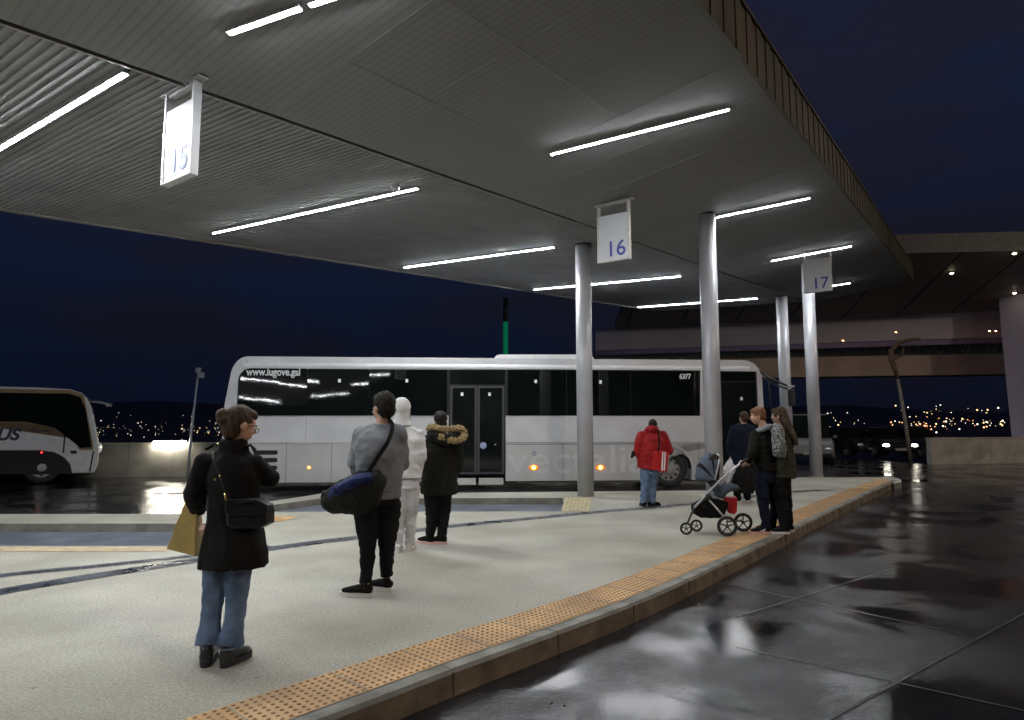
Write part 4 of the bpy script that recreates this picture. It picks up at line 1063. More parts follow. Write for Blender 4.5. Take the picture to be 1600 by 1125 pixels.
# ================================================================== PARKED CARS
def car(px0, px1, Y, label, paint, ang, lights=False, van=False, plate=False):
    a = aty(px0, 700, Y); b = aty(px1, 700, Y); c = (a + b) / 2; c.z = -.15
    Lc, Wc, Hc = (4.3, 1.78, 1.47) if not van else (5.0, 1.95, 2.05)
    ca, sa = math.cos(ang), math.sin(ang)
    M_ = lambda x, y, z: c + Vector((x * ca - y * sa, x * sa + y * ca, z))
    t = empty('parked_car' if not van else 'parked_van', c, label, 'car' if not van else 'van', 'cars parked at the far side of the yard')
    H = Lc / 2
    sec = [(-H, .55, .78, .80), (-H + .12, .32, .92, .92), (-H + .8, .28, .98, .98), (-.4, .27, .99, 1), (.8, .27, .97, 1), (H - .9, .28, .93, .99), (H - .2, .30, .82, .93), (H, .45, .68, .84)]
    if van: sec = [(x, z0, z1 + .12, w) for x, z0, z1, w in sec]
    bm = bmesh.new(); rings = []
    for x, z0, z1, w in sec:
        hw = Wc / 2 * w; rings.append([bm.verts.new(M_(x, y, z)) for y, z in [(-hw * .93, z0), (-hw, z0 + .15), (-hw, z1 - .12), (-hw * .9, z1), (hw * .9, z1), (hw, z1 - .12), (hw, z0 + .15), (hw * .93, z0)]])
    for A, B in zip(rings, rings[1:]):
        for i in range(8): bm.faces.new([A[i], B[i], B[(i + 1) % 8], A[(i + 1) % 8]])
    bm.faces.new(rings[0]); bm.faces.new(rings[-1][::-1]); obj('body', bm, paint, t, False)
    zc = .95 if not van else 1.05
    cab = [(-H + .25, zc - .05, .80), (-H + .65, Hc - .12, .70), (-.9, Hc, .70), (.2, Hc - .02, .70), (H - 1.15, zc, .82)] if not van else [(-H + .06, zc - .05, .88), (-H + .14, Hc - .1, .82), (-H + .4, Hc, .80), (H - 1.7, Hc - .02, .80), (H - .9, zc + .02, .86)]
    bm = bmesh.new(); lf = [bm.verts.new(M_(x, -Wc / 2 * w, z)) for x, z, w in cab]; rg = [bm.verts.new(M_(x, Wc / 2 * w, z)) for x, z, w in cab]
    bm.faces.new(lf); bm.faces.new(rg[::-1])
    for i in range(len(cab)): bm.faces.new([lf[i], lf[(i + 1) % len(cab)], rg[(i + 1) % len(cab)], rg[i]])
    obj('cabin_glass', bm, M_GLASS, t)
    bm = bmesh.new(); r0, r1 = cab[2], cab[3]; prism(bm, [M_(r0[0], -Wc / 2 * r0[2] * .98, r0[1] + .004), M_(r1[0], -Wc / 2 * r1[2] * .98, r1[1] + .004), M_(r1[0], Wc / 2 * r1[2] * .98, r1[1] + .004), M_(r0[0], Wc / 2 * r0[2] * .98, r0[1] + .004)], (0, 0, .03)); obj('roof', bm, paint, t)
    for x in (-H + .8, H - .85):
        for s in (-1, 1): wheel(t, M_(x, s * (Wc / 2 - .1), .31), .31, .2, Vector((-sa * s, ca * s, 0)), spokes=5)
    for s in (-1, 1):
        bm = bmesh.new(); ell(bm, M_(H - .04, s * Wc * .35, .64), (.07, .17, .075), Matrix(((ca, -sa, 0), (sa, ca, 0), (0, 0, 1))), nu=12, nv=8)
        obj('headlight', bm, mat('headlight_on', (1, 1, .9), .4, emit=(1, .95, .80), estr=20) if lights else M_STEEL, t, True)
        bm = bmesh.new(); box(bm, M_(-H + .03, s * Wc * .38, .78), (.06, .2, .12)); obj('tail_light', bm, mat('tail_red', (.4, .02, .02), .4), t)
        bm = bmesh.new(); ell(bm, M_(H - 1.35, s * (Wc / 2 + .08), zc + .06), (.07, .1, .07)); obj('wing_mirror', bm, paint, t, True)
    bm = bmesh.new(); box(bm, M_(H + .0, 0, .45), (.03, .5, .11), Matrix(((ca, -sa, 0), (sa, ca, 0), (0, 0, 1)))); obj('number_plate', bm, M_CONC, t)
PB = mat('black_car_paint', (.012, .013, .015), .25, coat=.6, var=.05); PW = mat('pale_car_paint', (.15, .15, .15), .35, coat=.3, var=.05); PN = mat('dark_blue_car_paint', (.014, .018, .03), .25, coat=.6, var=.05)
car(1232, 1290, 29.0, 'pale van mostly hidden behind the farthest column', PW, math.radians(-112), van=True)
car(1352, 1398, 33.0, 'black car with both headlights lit facing the platform', PB, math.radians(-96), lights=True)
car(1406, 1446, 33.0, 'dark blue unlit car beside the leaning post', PN, math.radians(-78))
car(1302, 1342, 34.0, 'black unlit car between the farthest column and the lit headlights', PB, math.radians(-84))
#@@PART3
# ================================================================== PEOPLE
def frame(yaw, pitch=0.0, roll=0.0):
    """columns: right, front, up.  yaw 0 looks away from the camera (+y), positive turns left"""
    return Matrix.Rotation(yaw, 3, 'Z') @ Matrix.Rotation(pitch, 3, 'X') @ Matrix.Rotation(roll, 3, 'Y')
def hand(bm, w, d, nrm, curl=.5, s=1.0, thumb=1):
    """palm and five bent fingers; w wrist, d pointing direction, nrm palm normal"""
    d = Vector(d).normalized(); nrm = Vector(nrm); nrm = (nrm - d * nrm.dot(d)).normalized(); sd = d.cross(nrm) * thumb
    c = w + d * .048 * s
    tube(bm, [w - d * .02 * s, w + d * .02 * s, w + d * .055 * s, w + d * .092 * s], [(.026 * s, .019 * s), (.030 * s, .016 * s), (.040 * s, .015 * s), (.038 * s, .012 * s)], 12, ref=nrm)
    for k, ln in enumerate((.068, .076, .072, .056)):
        p = w + d * .088 * s + sd * (.029 - .0193 * k) * s; a = 0; P = [p - d * .012 * s]; q = p; r0 = (.0088, .009, .0086, .0076)[k] * s
        for j, f in enumerate((.45, .32, .25)):
            a += curl * (.7 + .12 * k) ; dd = d * math.cos(a) + nrm * math.sin(a); q = q + dd * ln * f * s; P.append(q.copy())
        tube(bm, P, [r0, r0, r0 * .9, r0 * .72], 8)
    p = w + d * .03 * s + sd * .026 * s; q = p + (d * .6 + sd * .7 + nrm * .35).normalized() * .038 * s; q2 = q + (d * .85 + sd * .3 + nrm * .4).normalized() * .034 * s
    tube(bm, [p, q, q2], [.0125 * s, .0105 * s, .008 * s], 8)
def shoe(parent, heel, toe_dir, L, m, sole, w=.047, h=.085, boot=0.0, solem=.018):
    d = Vector((toe_dir[0], toe_dir[1], 0)).normalized(); sd = Vector((-d.y, d.x, 0)); z0 = heel.z
    bm = bmesh.new(); P = lambda f, z: heel + d * (L * f) + Z * z
    tube(bm, [P(.02, .03 + solem), P(.2, .045 + solem), P(.45, .038 + solem), P(.7, .028 + solem), P(.93, .02 + solem)], [(w * .72, .030), (w * .86, .045), (w * .88, .038), (w, .028), (w * .6, .018)], 14, ref=Z)
    tube(bm, [P(.18, .03), P(.17, h), P(.15, h + boot)], [(w * .8, .052), (.043, .048), (.045, .05)], 12, ref=d)
    o = volume('shoe', bm, m, parent, voxel=.009, smooth=3)
    bm = bmesh.new(); n = 20; pts = []
    for k in range(n):
        a = 2 * math.pi * k / n; f = .5 + .5 * math.cos(a); ww = w * (.83 + .17 * math.cos(a - .6)) * abs(math.sin(a)) ** .6 * (1 if math.sin(a) > 0 else -1)
        pts.append(heel + d * (L * (f * 1.02 - .01)) + sd * ww * 1.04 + Z * .001)
    prism(bm, pts, (0, 0, solem + .008)); obj('sole', bm, sole, o)
    return o
def head(bm, H, R, s=1.0):
    P = lambda x, y, z: H + R @ Vector((x * s, y * s, z * s))
    S = lambda *a: tuple(v * s for v in a)
    ell(bm, P(0, -.012, .022), S(.075, .094, .096), R); ell(bm, P(0, .022, -.035), S(.061, .071, .082), R); ell(bm, P(0, .035, -.083), S(.038, .042, .032), R)
    ell(bm, P(0, .055, .028), S(.054, .036, .032), R, nu=12, nv=8)
    tube(bm, [P(0, .088, .012), P(0, .106, -.022), P(0, .088, -.034)], [.008 * s, .014 * s, .012 * s], 8)
    for q in (-1, 1):
        ell(bm, P(.076 * q, -.006, -.012), S(.012, .020, .032), R, nu=10, nv=8); ell(bm, P(.038 * q, .068, -.030), S(.022, .018, .020), R, nu=8, nv=6)
def face_bits(parent, H, R, s=1.0):
    P = lambda x, y, z: H + R @ Vector((x * s, y * s, z * s))
    for q in (-1, 1):
        bm = bmesh.new(); ell(bm, P(.029 * q, .079, .002), (.0125 * s,) * 3, nu=10, nv=8); e = obj('eye', bm, M_EYE, parent, True)
        bm = bmesh.new(); ell(bm, P(.029 * q, .0885, .002), (.0055 * s,) * 3, nu=8, nv=6); obj('iris', bm, M_IRIS, e, True)
        bm = bmesh.new(); tube(bm, [P(.014 * q, .095, .020), P(.032 * q, .092, .024), P(.046 * q, .080, .018)], .0035 * s, 6); obj('eyebrow', bm, M_HAIRD, parent, True)
    bm = bmesh.new(); ell(bm, P(0, .089, -.058), (.022 * s, .010 * s, .0075 * s), R, nu=12, nv=6); obj('mouth', bm, M_LIP, parent, True)
class Fig: pass
def figure(label, Y0, feet, yaw, J, head_yaw, head_pitch=0.0, hs=1.0, skin=M_SKIN, hands=((0, 0, -1), (0, 0, -1)), curl=.6, slim=1.0):
    """J: joints as pixel + depth offset (x, y, dy); feet = (left ankle, right ankle) pixels"""
    g = Fig(); g.Y = Y0
    g.j = {k: aty(v[0], v[1], Y0 + (v[2] if len(v) > 2 else 0)) for k, v in J.items()}
    j = g.j; g.fv = Vector((-math.sin(yaw), math.cos(yaw), 0)); g.rv = Vector((math.cos(yaw), math.sin(yaw), 0)); g.R = frame(yaw); g.Rh = frame(yaw + head_yaw, head_pitch)
    base = (j['al'] + j['ar']) / 2; base.z = 0
    g.root = empty('person', base, label, 'person')
    bm = bmesh.new(); k = slim
    head(bm, j['head'], g.Rh, hs)
    tube(bm, [j['chest'], j['neck'] - Z * .03, j['neck'] + Z * .03, j['head'] - g.Rh @ Vector((0, .015, .03))], [(.10 * k, .07), (.062 * k, .058), (.052, .055), (.052, .058)], 14, ref=g.fv)
    tube(bm, [j['pelvis'] - Z * .06, j['pelvis'], (j['pelvis'] + j['chest']) / 2, j['chest'], j['neck'] - Z * .06], [(.11 * k, .08), (.13 * k, .09), (.11 * k, .08), (.135 * k, .085), (.10 * k, .06)], 16, ref=g.fv)
    for a, b, c, hd, th in (('sl', 'el', 'wl', hands[0], 1), ('sr', 'er', 'wr', hands[1], -1)):
        tube(bm, [j['neck'] - Z * .09, j[a], j[b], j[c]], [.045, .043, .034, .024], 12)
        hand(bm, j[c], hd, g.rv * (1 if th > 0 else -1) + g.fv * .3, curl, hs * .98, th)
    for a, b, c in (('hl', 'kl', 'al'), ('hr', 'kr', 'ar')):
        tube(bm, [j['pelvis'] - Z * .02, j[a], j[b], j[c]], [.07 * k, .068 * k, .046, .032], 12)
    g.body = volume('body', bm, skin, g.root, voxel=.0075 if Y0 < 9 else .010, smooth=2)
    g.s = hs
    face_bits(g.root, j['head'], g.Rh, hs)
    return g
def torso(bm, g, rad, top=None, hem=None):
    """rad: list of (t, side, front[, dx]) from hem (0) to neck (1)"""
    a = hem if hem is not None else g.j['pelvis']; b = g.j['neck']
    path, rr = [], []
    for q in rad:
        p = a.lerp(b, q[0]); path.append(p + g.rv * (q[3] if len(q) > 3 else 0)); rr.append((q[1], q[2]))
    tube(bm, path, rr, 22, ref=g.fv)
    k = rad[-3][1] / .20
    for s in 'lr':       # slope from neck to shoulder
        sh = g.j['s' + s]; n0 = g.j['neck'] - Z * .055
        tube(bm, [n0, n0.lerp(sh, .5) + Z * .012 * k, sh - Z * .012], [.062 * k, .072 * k, .070 * k], 12)
def sleeve(bm, g, side, r, end=1.0, cuff=None):
    s, e, w = g.j['s' + side], g.j['e' + side], g.j['w' + side]
    w2 = e.lerp(w, end); m1 = s.lerp(e, .5); m2 = e.lerp(w2, .5)
    tube(bm, [s - (e - s) * .06, m1, e, m2, w2], [r[0], r[0] * .97, r[1], (r[1] + r[2]) / 2, r[2]], 14); ell(bm, s, (r[0] * 1.02,) * 3, nu=12, nv=8); ell(bm, e, (r[1] * 1.02,) * 3, nu=12, nv=8)
def trousers(g, m, r, hemz=0.0, amp=.006, name='trousers', flare=None, top=None, seed=0):
    bm = bmesh.new(); j = g.j; P = j['pelvis']
    tube(bm, [P + Z * (top if top else .10), P, P - Z * .09], [(r[0] * 1.55, r[0] * 1.15), (r[0] * 1.75, r[0] * 1.38), (r[0] * 1.6, r[0] * 1.3)], 20, ref=g.fv)
    for s in 'lr':
        h, k, a = j['h' + s], j['k' + s], j['a' + s]; a2 = k.lerp(a, 1.0) + Z * hemz
        rr = [r[0], r[0] * .93, r[1], (r[1] + r[2]) / 2 if not flare else r[1] * .98, r[2]]
        tube(bm, [h + Z * .02, h.lerp(k, .45), k, k.lerp(a2, .5), a2], rr, 16)
    return volume(name, bm, m, g.root, voxel=.011, smooth=3, amp=amp, freq=(11, 11, 15), seed=seed)
def hairshell(g, m, bits=(), s=1.0, amp=.004, back=.0, name='hair', drop=0.0, voxel=.008):
    H, R = g.j['head'], g.Rh; k = g.s
    P = lambda x, y, z: H + R @ Vector((x * k, y * k, z * k))
    bm = bmesh.new(); ell(bm, P(0, -.022, .034), (.083 * k * s, .098 * k * s, .098 * k * s), R); ell(bm, P(0, -.045, -.01 - drop), (.074 * k * s, .070 * k * s, .085 * k * s), R)
    ell(bm, P(0, .030, .078), (.064 * k * s, .060 * k * s, .040 * k * s), R)
    for b in bits: b(bm, P, R, k)
    return volume(name, bm, m, g.root, voxel=voxel, smooth=2, amp=amp, freq=(40, 40, 26), seed=3)
def strap(name, pts, w, m, parent, th=.004, n=8):
    P = crom([Vector(p) for p in pts], n); bm = bmesh.new(); L = []
    c = sum(P, Vector()) / len(P)
    for i, p in enumerate(P):
        t = (P[min(i + 1, len(P) - 1)] - P[max(i - 1, 0)]).normalized(); out = (p - EYE).normalized(); sd = t.cross(out).normalized() * w / 2; o = -out * th
        L.append([bm.verts.new(p - sd), bm.verts.new(p + sd), bm.verts.new(p + sd + o), bm.verts.new(p - sd + o)])
    for A, B in zip(L, L[1:]):
        for i in range(4): bm.faces.new([A[i], A[(i + 1) % 4], B[(i + 1) % 4], B[i]])
    bm.faces.new(L[0]); bm.faces.new(L[-1][::-1]); return obj(name, bm, m, parent)

# ---- 1 woman in the black coat
Yw = at(345, 1036).y
g = figure('woman in a black coat, flared jeans and glasses with brown hair pinned up', Yw, None, math.radians(-22), dict(
    head=(376, 664, .0), neck=(366, 700, .0), chest=(356, 748), pelvis=(355, 856), sl=(321, 722, .02), sr=(398, 724, .0), el=(305, 770, -.03), wl=(309, 800, .16),
    er=(422, 748, .08), wr=(398, 738, .34), hl=(339, 868), hr=(375, 868), kl=(332, 945, .02), kr=(369, 945, .0), al=(325, 1016, -.02), ar=(360, 1018, -.03)),
    math.radians(-22), -.30, 1.0, hands=((.0, .1, -1), (-.8, .5, .3)), curl=.8, slim=.92)
woman = g; Jw = lambda x, y, dy=0: aty(x, y, Yw + dy)
bm = bmesh.new(); hem = Jw(364, 884)
torso(bm, g, [(0, .238, .19, 0), (.12, .222, .18, 0), (.34, .186, .155), (.58, .168, .140), (.75, .176, .140), (.88, .155, .12), (.96, .10, .095), (1.0, .080, .085)], hem=hem)
sleeve(bm, g, 'l', (.065, .062, .056), .85); sleeve(bm, g, 'r', (.065, .063, .052), .86)
tube(bm, [g.j['neck'] - Z * .03, g.j['neck'] + Z * .035], [.092, .080], 16)
coat = volume('coat', bm, M_BLKC, g.root, voxel=.011, smooth=4, amp=.015, freq=(8, 8, 3.0), seed=1)
bm = bmesh.new()      # collar
tube(bm, [g.j['neck'] + Z * z + g.fv * f for z, f in ((-.045, 0), (.0, -.004), (.05, -.01), (.064, -.012))], [(.100, .095), (.094, .09), (.086, .084), (.078, .078)], 22, ref=g.fv)
volume('collar', bm, M_BLKC, g.root, voxel=.009, smooth=2, amp=.003)
for s_, q in ((-1, 'sl'), (1, 'sr')):     # shoulder tabs
    a = g.j['neck'] + g.rv * s_ * .09 + Z * .0; b = g.j[q] + Z * .08
    bm = bmesh.new(); tube(bm, [a, (a + b) / 2 + Z * .03, b], [(.006, .022)] * 3, 8, ref=g.fv); o = obj('shoulder_tab', bm, M_BLKC, g.root, True)
    bm = bmesh.new(); ell(bm, a.lerp(b, .3) + Z * .028 - g.fv * .01, (.009, .009, .006)); obj('button', bm, M_GOLD, o, True)
trousers(g, M_DENIM, (.083, .064, .080), hemz=.035, amp=.006, flare=True, name='jeans', top=.04)
bm = bmesh.new(); rj = random.Random(2)   # frayed hems
for s in 'lr':
    a = g.j['a' + s] + Z * .035
    for k in range(70):
        an = rj.uniform(0, 6.28); r_ = .080; p = a + Vector((math.cos(an) * r_, math.sin(an) * r_, .006)); tube(bm, [p, p + Vector((rj.uniform(-.006, .006), 0, -rj.uniform(.006, .014)))], [.0022, .0008], 4, cap=False)
obj('frayed_hem', bm, mat('pale_thread', (.30, .40, .55), .8), g.root)
for s, tx in (('l', (-.25, 1)), ('r', (.30, 1))):
    a = g.j['a' + s].copy(); a.z = .0; shoe(g.root, a - Vector((tx[0], tx[1], 0)).normalized() * .07, tx, .25, M_LEATH, M_RUBBER, w=.055, h=.11, boot=.035, solem=.03)
def bun(bm, P, R, k):
    for x, y, z, r in ((-.02, -.128, .03, .042), (-.04, -.112, -.0, .036), (.0, -.122, -.005, .034), (-.015, -.10, -.035, .024), (-.03, -.078, .045, .022), (-.02, -.085, -.055, .018)): ell(bm, P(x, y, z), (r * k,) * 3, R, nu=10, nv=8)
hairshell(g, M_HAIRB, (bun,), amp=.0035, s=.98, drop=.02)
bm = bmesh.new()     # glasses
P = lambda x, y, z: g.j['head'] + g.Rh @ Vector((x, y, z))
for q in (-1, 1):
    ring = [P(.033 * q + .025 * math.cos(a), .108 - .006 * abs(math.cos(a)), .0 + .021 * math.sin(a)) for a in [i * math.pi / 9 for i in range(19)]]; tube(bm, ring, .0022, 6, cap=False)
    tube(bm, [P(.058 * q, .103, .006), P(.074 * q, .05, .006), P(.079 * q, -.01, .0)], .0022, 6)
tube(bm, [P(-.009, .109, .004), P(.009, .109, .004)], .0022, 6); obj('glasses', bm, M_GOLD, g.root, True)
# her things
bq = [Jw(294, 782, .14), Jw(314, 782, .06), Jw(313, 868, -.02), Jw(260, 860, .10)]
t = empty('shopping_bag', Jw(288, 862, .1), 'mustard yellow paper shopping bag at the left side of the woman in the black coat', 'bag')
bm = bmesh.new()
A = [Jw(261, 858, .22), Jw(304, 869, .02), Jw(322, 866, .30), Jw(282, 856, .46)]; B = [Jw(291, 781, .14), Jw(309, 781, .08), Jw(314, 780, .20), Jw(297, 780, .26)]
mid = [(a_ * .5 + b_ * .5) + Vector((rj.uniform(-.008, .008), 0, 0)) for a_, b_ in zip(A, B)]
la, lm, lb = [[bm.verts.new(v) for v in q] for q in (A, mid, B)]
bm.faces.new(la[::-1])
for X, Y_ in ((la, lm), (lm, lb)):
    for i in range(4): bm.faces.new([X[i], X[(i + 1) % 4], Y_[(i + 1) % 4], Y_[i]])
bmesh.ops.subdivide_edges(bm, edges=bm.edges, cuts=4, use_grid_fill=True)
for v in bm.verts: v.co += Vector((1, .4, 0)) * .006 * noise.noise(v.co * 14)
obj('sack', bm, M_TAN, t)
bm = bmesh.new()
for q in (0, 2): tube(bm, crom([B[q].lerp(B[q + 1], .2), g.j['wl'] + Vector((-.01, .0 + .02 * q, -.075)), B[q].lerp(B[q + 1], .8)], 5), .004, 6)
obj('handle', bm, M_TAN, t, True)
t = empty('handbag', Jw(385, 825), 'small black leather crossbody bag on the hip of the woman in the black coat', 'bag')
bm = bmesh.new(); q = [(352, 783), (400, 781), (417, 790), (418, 818), (404, 826), (360, 827), (352, 818)]
prism(bm, [Jw(x, y, -.215 + (x - 350) * .0012) for x, y in q], Vector((.02, .09, 0))); volume('pouch', bm, M_LEATH, t, voxel=.008, smooth=6, amp=.004, freq=(14, 14, 14))
bm = bmesh.new(); q = [(350, 781), (400, 779), (418, 789), (418, 802), (404, 806), (356, 806), (350, 800)]
prism(bm, [Jw(x, y, -.232 + (x - 350) * .0012) for x, y in q], Vector((.004, .02, 0))); volume('flap', bm, M_LEATH, t, voxel=.006, smooth=4)
strap('strap', [Jw(420, 797, -.10), Jw(398, 783, -.19), Jw(362, 785, -.21), Jw(352, 770, -.20), Jw(343, 745, -.18), Jw(334, 720, -.13), Jw(334, 704, -.06), Jw(345, 694, .04)], .014, M_LEATH, t)
bm = bmesh.new()
for x, y in ((344, 744), (336, 749)): ell(bm, Jw(x, y, -.20), (.007, .007, .007), nu=8, nv=6)
tube(bm, [Jw(350, 771, -.215), Jw(354, 780, -.225)], .008, 8); obj('buckle', bm, M_GOLD, t, True)

# ---- 2 man in the grey sweatshirt
Yg = at(578, 928).y; Jg = lambda x, y, dy=0: aty(x, y, Yg + dy)
g = figure('heavy-set man in a grey sweatshirt and black trousers with a bag strap across his back', Yg, None, math.radians(38), dict(
    head=(599, 637, .0), neck=(597, 664, -.01), chest=(592, 696), pelvis=(592, 772), sl=(566, 682, .0), sr=(621, 679, .02), el=(556, 722, .02), wl=(560, 742, .28),
    er=(628, 722, .16), wr=(590, 738, .36), hl=(573, 790, -.02), hr=(607, 788, .04), kl=(575, 853, -.04), kr=(604, 850, .08), al=(572, 913, -.08), ar=(604, 902, .12)),
    math.radians(8), -.08, 1.13, hands=((.9, .3, -.1), (-.9, .2, 0)), slim=1.15)
bm = bmesh.new(); torso(bm, g, [(0, .198, .165), (.16, .212, .178), (.40, .222, .178), (.66, .240, .178), (.80, .232, .16), (.92, .15, .12), (1.0, .078, .08)], hem=g.j['pelvis'] - Z * .005)
sleeve(bm, g, 'l', (.088, .078, .056), .8); sleeve(bm, g, 'r', (.088, .078, .056), .8)
volume('sweatshirt', bm, M_GREY, g.root, voxel=.012, smooth=4, amp=.012, freq=(7, 7, 8), seed=4)
bm = bmesh.new(); tube(bm, [g.j['pelvis'] - Z * .035, g.j['pelvis'] + Z * .02], [(.208, .178), (.212, .182)], 24, ref=g.fv); volume('waistband', bm, M_GREY, g.root, voxel=.011, smooth=2, amp=.003)
bm = bmesh.new(); tube(bm, [g.j['neck'] - Z * .03, g.j['neck'] + Z * .012], [(.095, .09), (.074, .076)], 20, ref=g.fv); volume('neckband', bm, M_GREY, g.root, voxel=.008, smooth=2)
trousers(g, M_BLKT, (.118, .074, .054), hemz=.01, amp=.010, seed=7, top=.05)
for s, L in (('l', .30), ('r', .29)):
    a = g.j['a' + s].copy(); a.z = 0; d = Vector((-1, .18, 0)).normalized() if s == 'l' else Vector((-.92, .4, 0)).normalized(); shoe(g.root, a - d * .06, d, L, M_BLKC, M_SOLE, w=.052, solem=.024)
hairshell(g, M_HAIRD, (), s=1.02, amp=.006)
t = empty('duffel_bag', Jg(552, 805), 'dark blue and black duffel bag slung behind the left hip of the man in grey', 'bag')
bm = bmesh.new(); a, b = Jg(515, 790, -.10), Jg(578, 762, -.18)
tube(bm, [Jg(509, 786, -.04), Jg(518, 783, -.08), Jg(540, 775, -.14), Jg(566, 766, -.2), Jg(592, 762, -.2), Jg(600, 764, -.19)], [.06, .11, .15, .165, .15, .09], 18)
tube(bm, [Jg(530, 785, -.10), Jg(560, 785, -.18), Jg(585, 776, -.2)], [.07, .12, .10], 14)
volume('sack', bm, [M_PARKA], t, voxel=.012, smooth=4, amp=.014, freq=(8, 8, 8), seed=9)
bm = bmesh.new(); tube(bm, [Jg(514, 778, -.12), Jg(532, 766, -.24), Jg(556, 753, -.31), Jg(582, 744, -.32)], [(.04, .03), (.085, .06), (.085, .06), (.05, .04)], 14, ref=Z); volume('top_panel', bm, M_DUF, t, voxel=.010, smooth=4, amp=.012, freq=(16, 16, 16))
strap('shoulder_strap', [Jg(560, 752, -.25), Jg(572, 743, -.26), Jg(590, 715, -.25), Jg(606, 690, -.22), Jg(613, 668, -.13), Jg(609, 657, -.04), Jg(600, 654, .08)], .038, M_BLKC, t, th=.008)
bm = bmesh.new(); tube(bm, crom([Jg(512, 792, -.1), Jg(503, 778, -.1), Jg(508, 768, -.1), Jg(520, 772, -.1)], 5), .012, 8); obj('grab_handle', bm, M_LEATH, t, True)

# ---- 3 person in white
Yh = at(634, 862).y; Jh = lambda x, y, dy=0: aty(x, y, Yh + dy)
g = figure('person seen from behind all in white, hood up, with white trousers and trainers', Yh, None, math.radians(-14), dict(
    head=(629, 640, .02), neck=(632, 668), chest=(637, 692), pelvis=(636, 752), sl=(616, 680), sr=(655, 679), el=(617, 712, -.02), wl=(622, 742, .14),
    er=(659, 712, -.02), wr=(653, 743, .04), hl=(628, 762), hr=(645, 762), kl=(624, 810, .02), kr=(642, 808, .08), al=(621, 855, -.02), ar=(640, 851, .12)),
    math.radians(10), 0, .95, hands=((.2, .1, -1), (-.1, .1, -1)), slim=.95)
bm = bmesh.new(); torso(bm, g, [(0, .165, .13), (.2, .175, .14), (.5, .185, .14), (.75, .195, .13), (.9, .14, .11), (1.0, .085, .09)], hem=g.j['pelvis'] + Z * .03)
sleeve(bm, g, 'l', (.066, .06, .05), .9); sleeve(bm, g, 'r', (.066, .06, .05), .84)
volume('hoodie', bm, M_WHTC, g.root, voxel=.012, smooth=3, amp=.013, freq=(7, 7, 12), seed=11)
bm = bmesh.new(); Hh = g.j['head']; P = lambda x, y, z: Hh + g.Rh @ Vector((x, y, z))
ell(bm, P(0, -.028, .028), (.103, .118, .125), g.Rh); tube(bm, [P(0, -.02, -.02), P(0, -.035, -.12), P(0, -.03, -.19)], [(.098, .105), (.09, .09), (.12, .10)], 18, ref=g.fv)
volume('hood', bm, M_WHTC, g.root, voxel=.010, smooth=3, amp=.006, freq=(12, 12, 12), seed=2)
bm = bmesh.new(); hb = g.j['pelvis'] + Z * .045
tube(bm, [hb, hb - Z * .012], [(.172, .137), (.168, .133)], 22, ref=g.fv); obj('hem_cord', bm, mat('dark_cord', (.16, .15, .14), .8), g.root, True)
trousers(g, mat('offwhite_jersey', (.52, .52, .52), .85, var=.05, vscale=9, bump=.4, bscale=160, bdist=.003, spec=.15), (.088, .066, .058), hemz=.0, amp=.013, seed=12, top=.14)
for s, d in (('l', Vector((.1, -.0, 0)) + Vector((-.15, 1, 0))), ('r', Vector((.1, 1, 0)))):
    a = g.j['a' + s].copy(); a.z = 0; d = d.normalized(); shoe(g.root, a - d * .07, d, .28, M_WHTC, M_SOLE, w=.048, solem=.026)

# ---- 4 person in the black parka
Yp = at(681, 850).y; Jp = lambda x, y, dy=0: aty(x, y, Yp + dy)
g = figure('dark-haired person in a long black parka with a tan fur-trimmed hood', Yp, None, math.radians(30), dict(
    head=(688, 657, .03), neck=(690, 681), chest=(689, 702), pelvis=(684, 762), sl=(668, 690), sr=(712, 690, .02), el=(664, 722, .0), wl=(672, 738, .2),
    er=(716, 722, .03), wr=(708, 745, .16), hl=(674, 770), hr=(694, 770, .03), kl=(675, 808), kr=(694, 806, .05), al=(672, 838, -.02), ar=(690, 840, .0)),
    math.radians(-8), -.1, .94, hands=((.3, .3, -1), (-.3, .3, -1)), slim=1.0)
bm = bmesh.new(); torso(bm, g, [(0, .245, .19), (.15, .245, .19), (.45, .225, .175), (.72, .225, .165), (.88, .17, .13), (1.0, .09, .09)], hem=Jp(686, 771))
sleeve(bm, g, 'l', (.085, .08, .065), .95); sleeve(bm, g, 'r', (.085, .08, .065), .95)
volume('parka', bm, M_PARKA, g.root, voxel=.012, smooth=3, amp=.011, freq=(8, 8, 10), seed=21)
bm = bmesh.new(); tube(bm, [Jp(672, 676, .03), Jp(678, 682, -.12), Jp(698, 688, -.17), Jp(716, 684, -.12)], [.05, .075, .08, .05], 12); volume('hood', bm, M_PARKA, g.root, voxel=.011, smooth=3, amp=.006)
bm = bmesh.new(); tube(bm, crom([Jp(671, 671, .03), Jp(674, 667, -.08), Jp(688, 670, -.14), Jp(703, 671, -.13), Jp(717, 669, -.06), Jp(725, 675, .0), Jp(724, 683, -.06), Jp(714, 688, -.15), Jp(700, 687, -.2), Jp(686, 682, -.2)], 5), .042, 12)
o = volume('fur_trim', bm, M_FUR, g.root, voxel=.009, smooth=1, amp=.016, freq=(45, 45, 45), seed=5)
trousers(g, M_BLKT, (.098, .074, .056), hemz=.0, amp=.010, seed=31, top=.02)
a = g.j['al'].copy(); a.z = 0; d = Vector((-.75, .5, 0)).normalized(); shoe(g.root, a - d * .05, d, .26, M_BLKC, M_SOLEP, w=.046, solem=.026)
a = g.j['ar'].copy(); a.z = 0; d = Vector((-1, .1, 0)).normalized(); shoe(g.root, a - d * .07, d, .28, M_BLKC, M_SOLEP, w=.048, solem=.026)
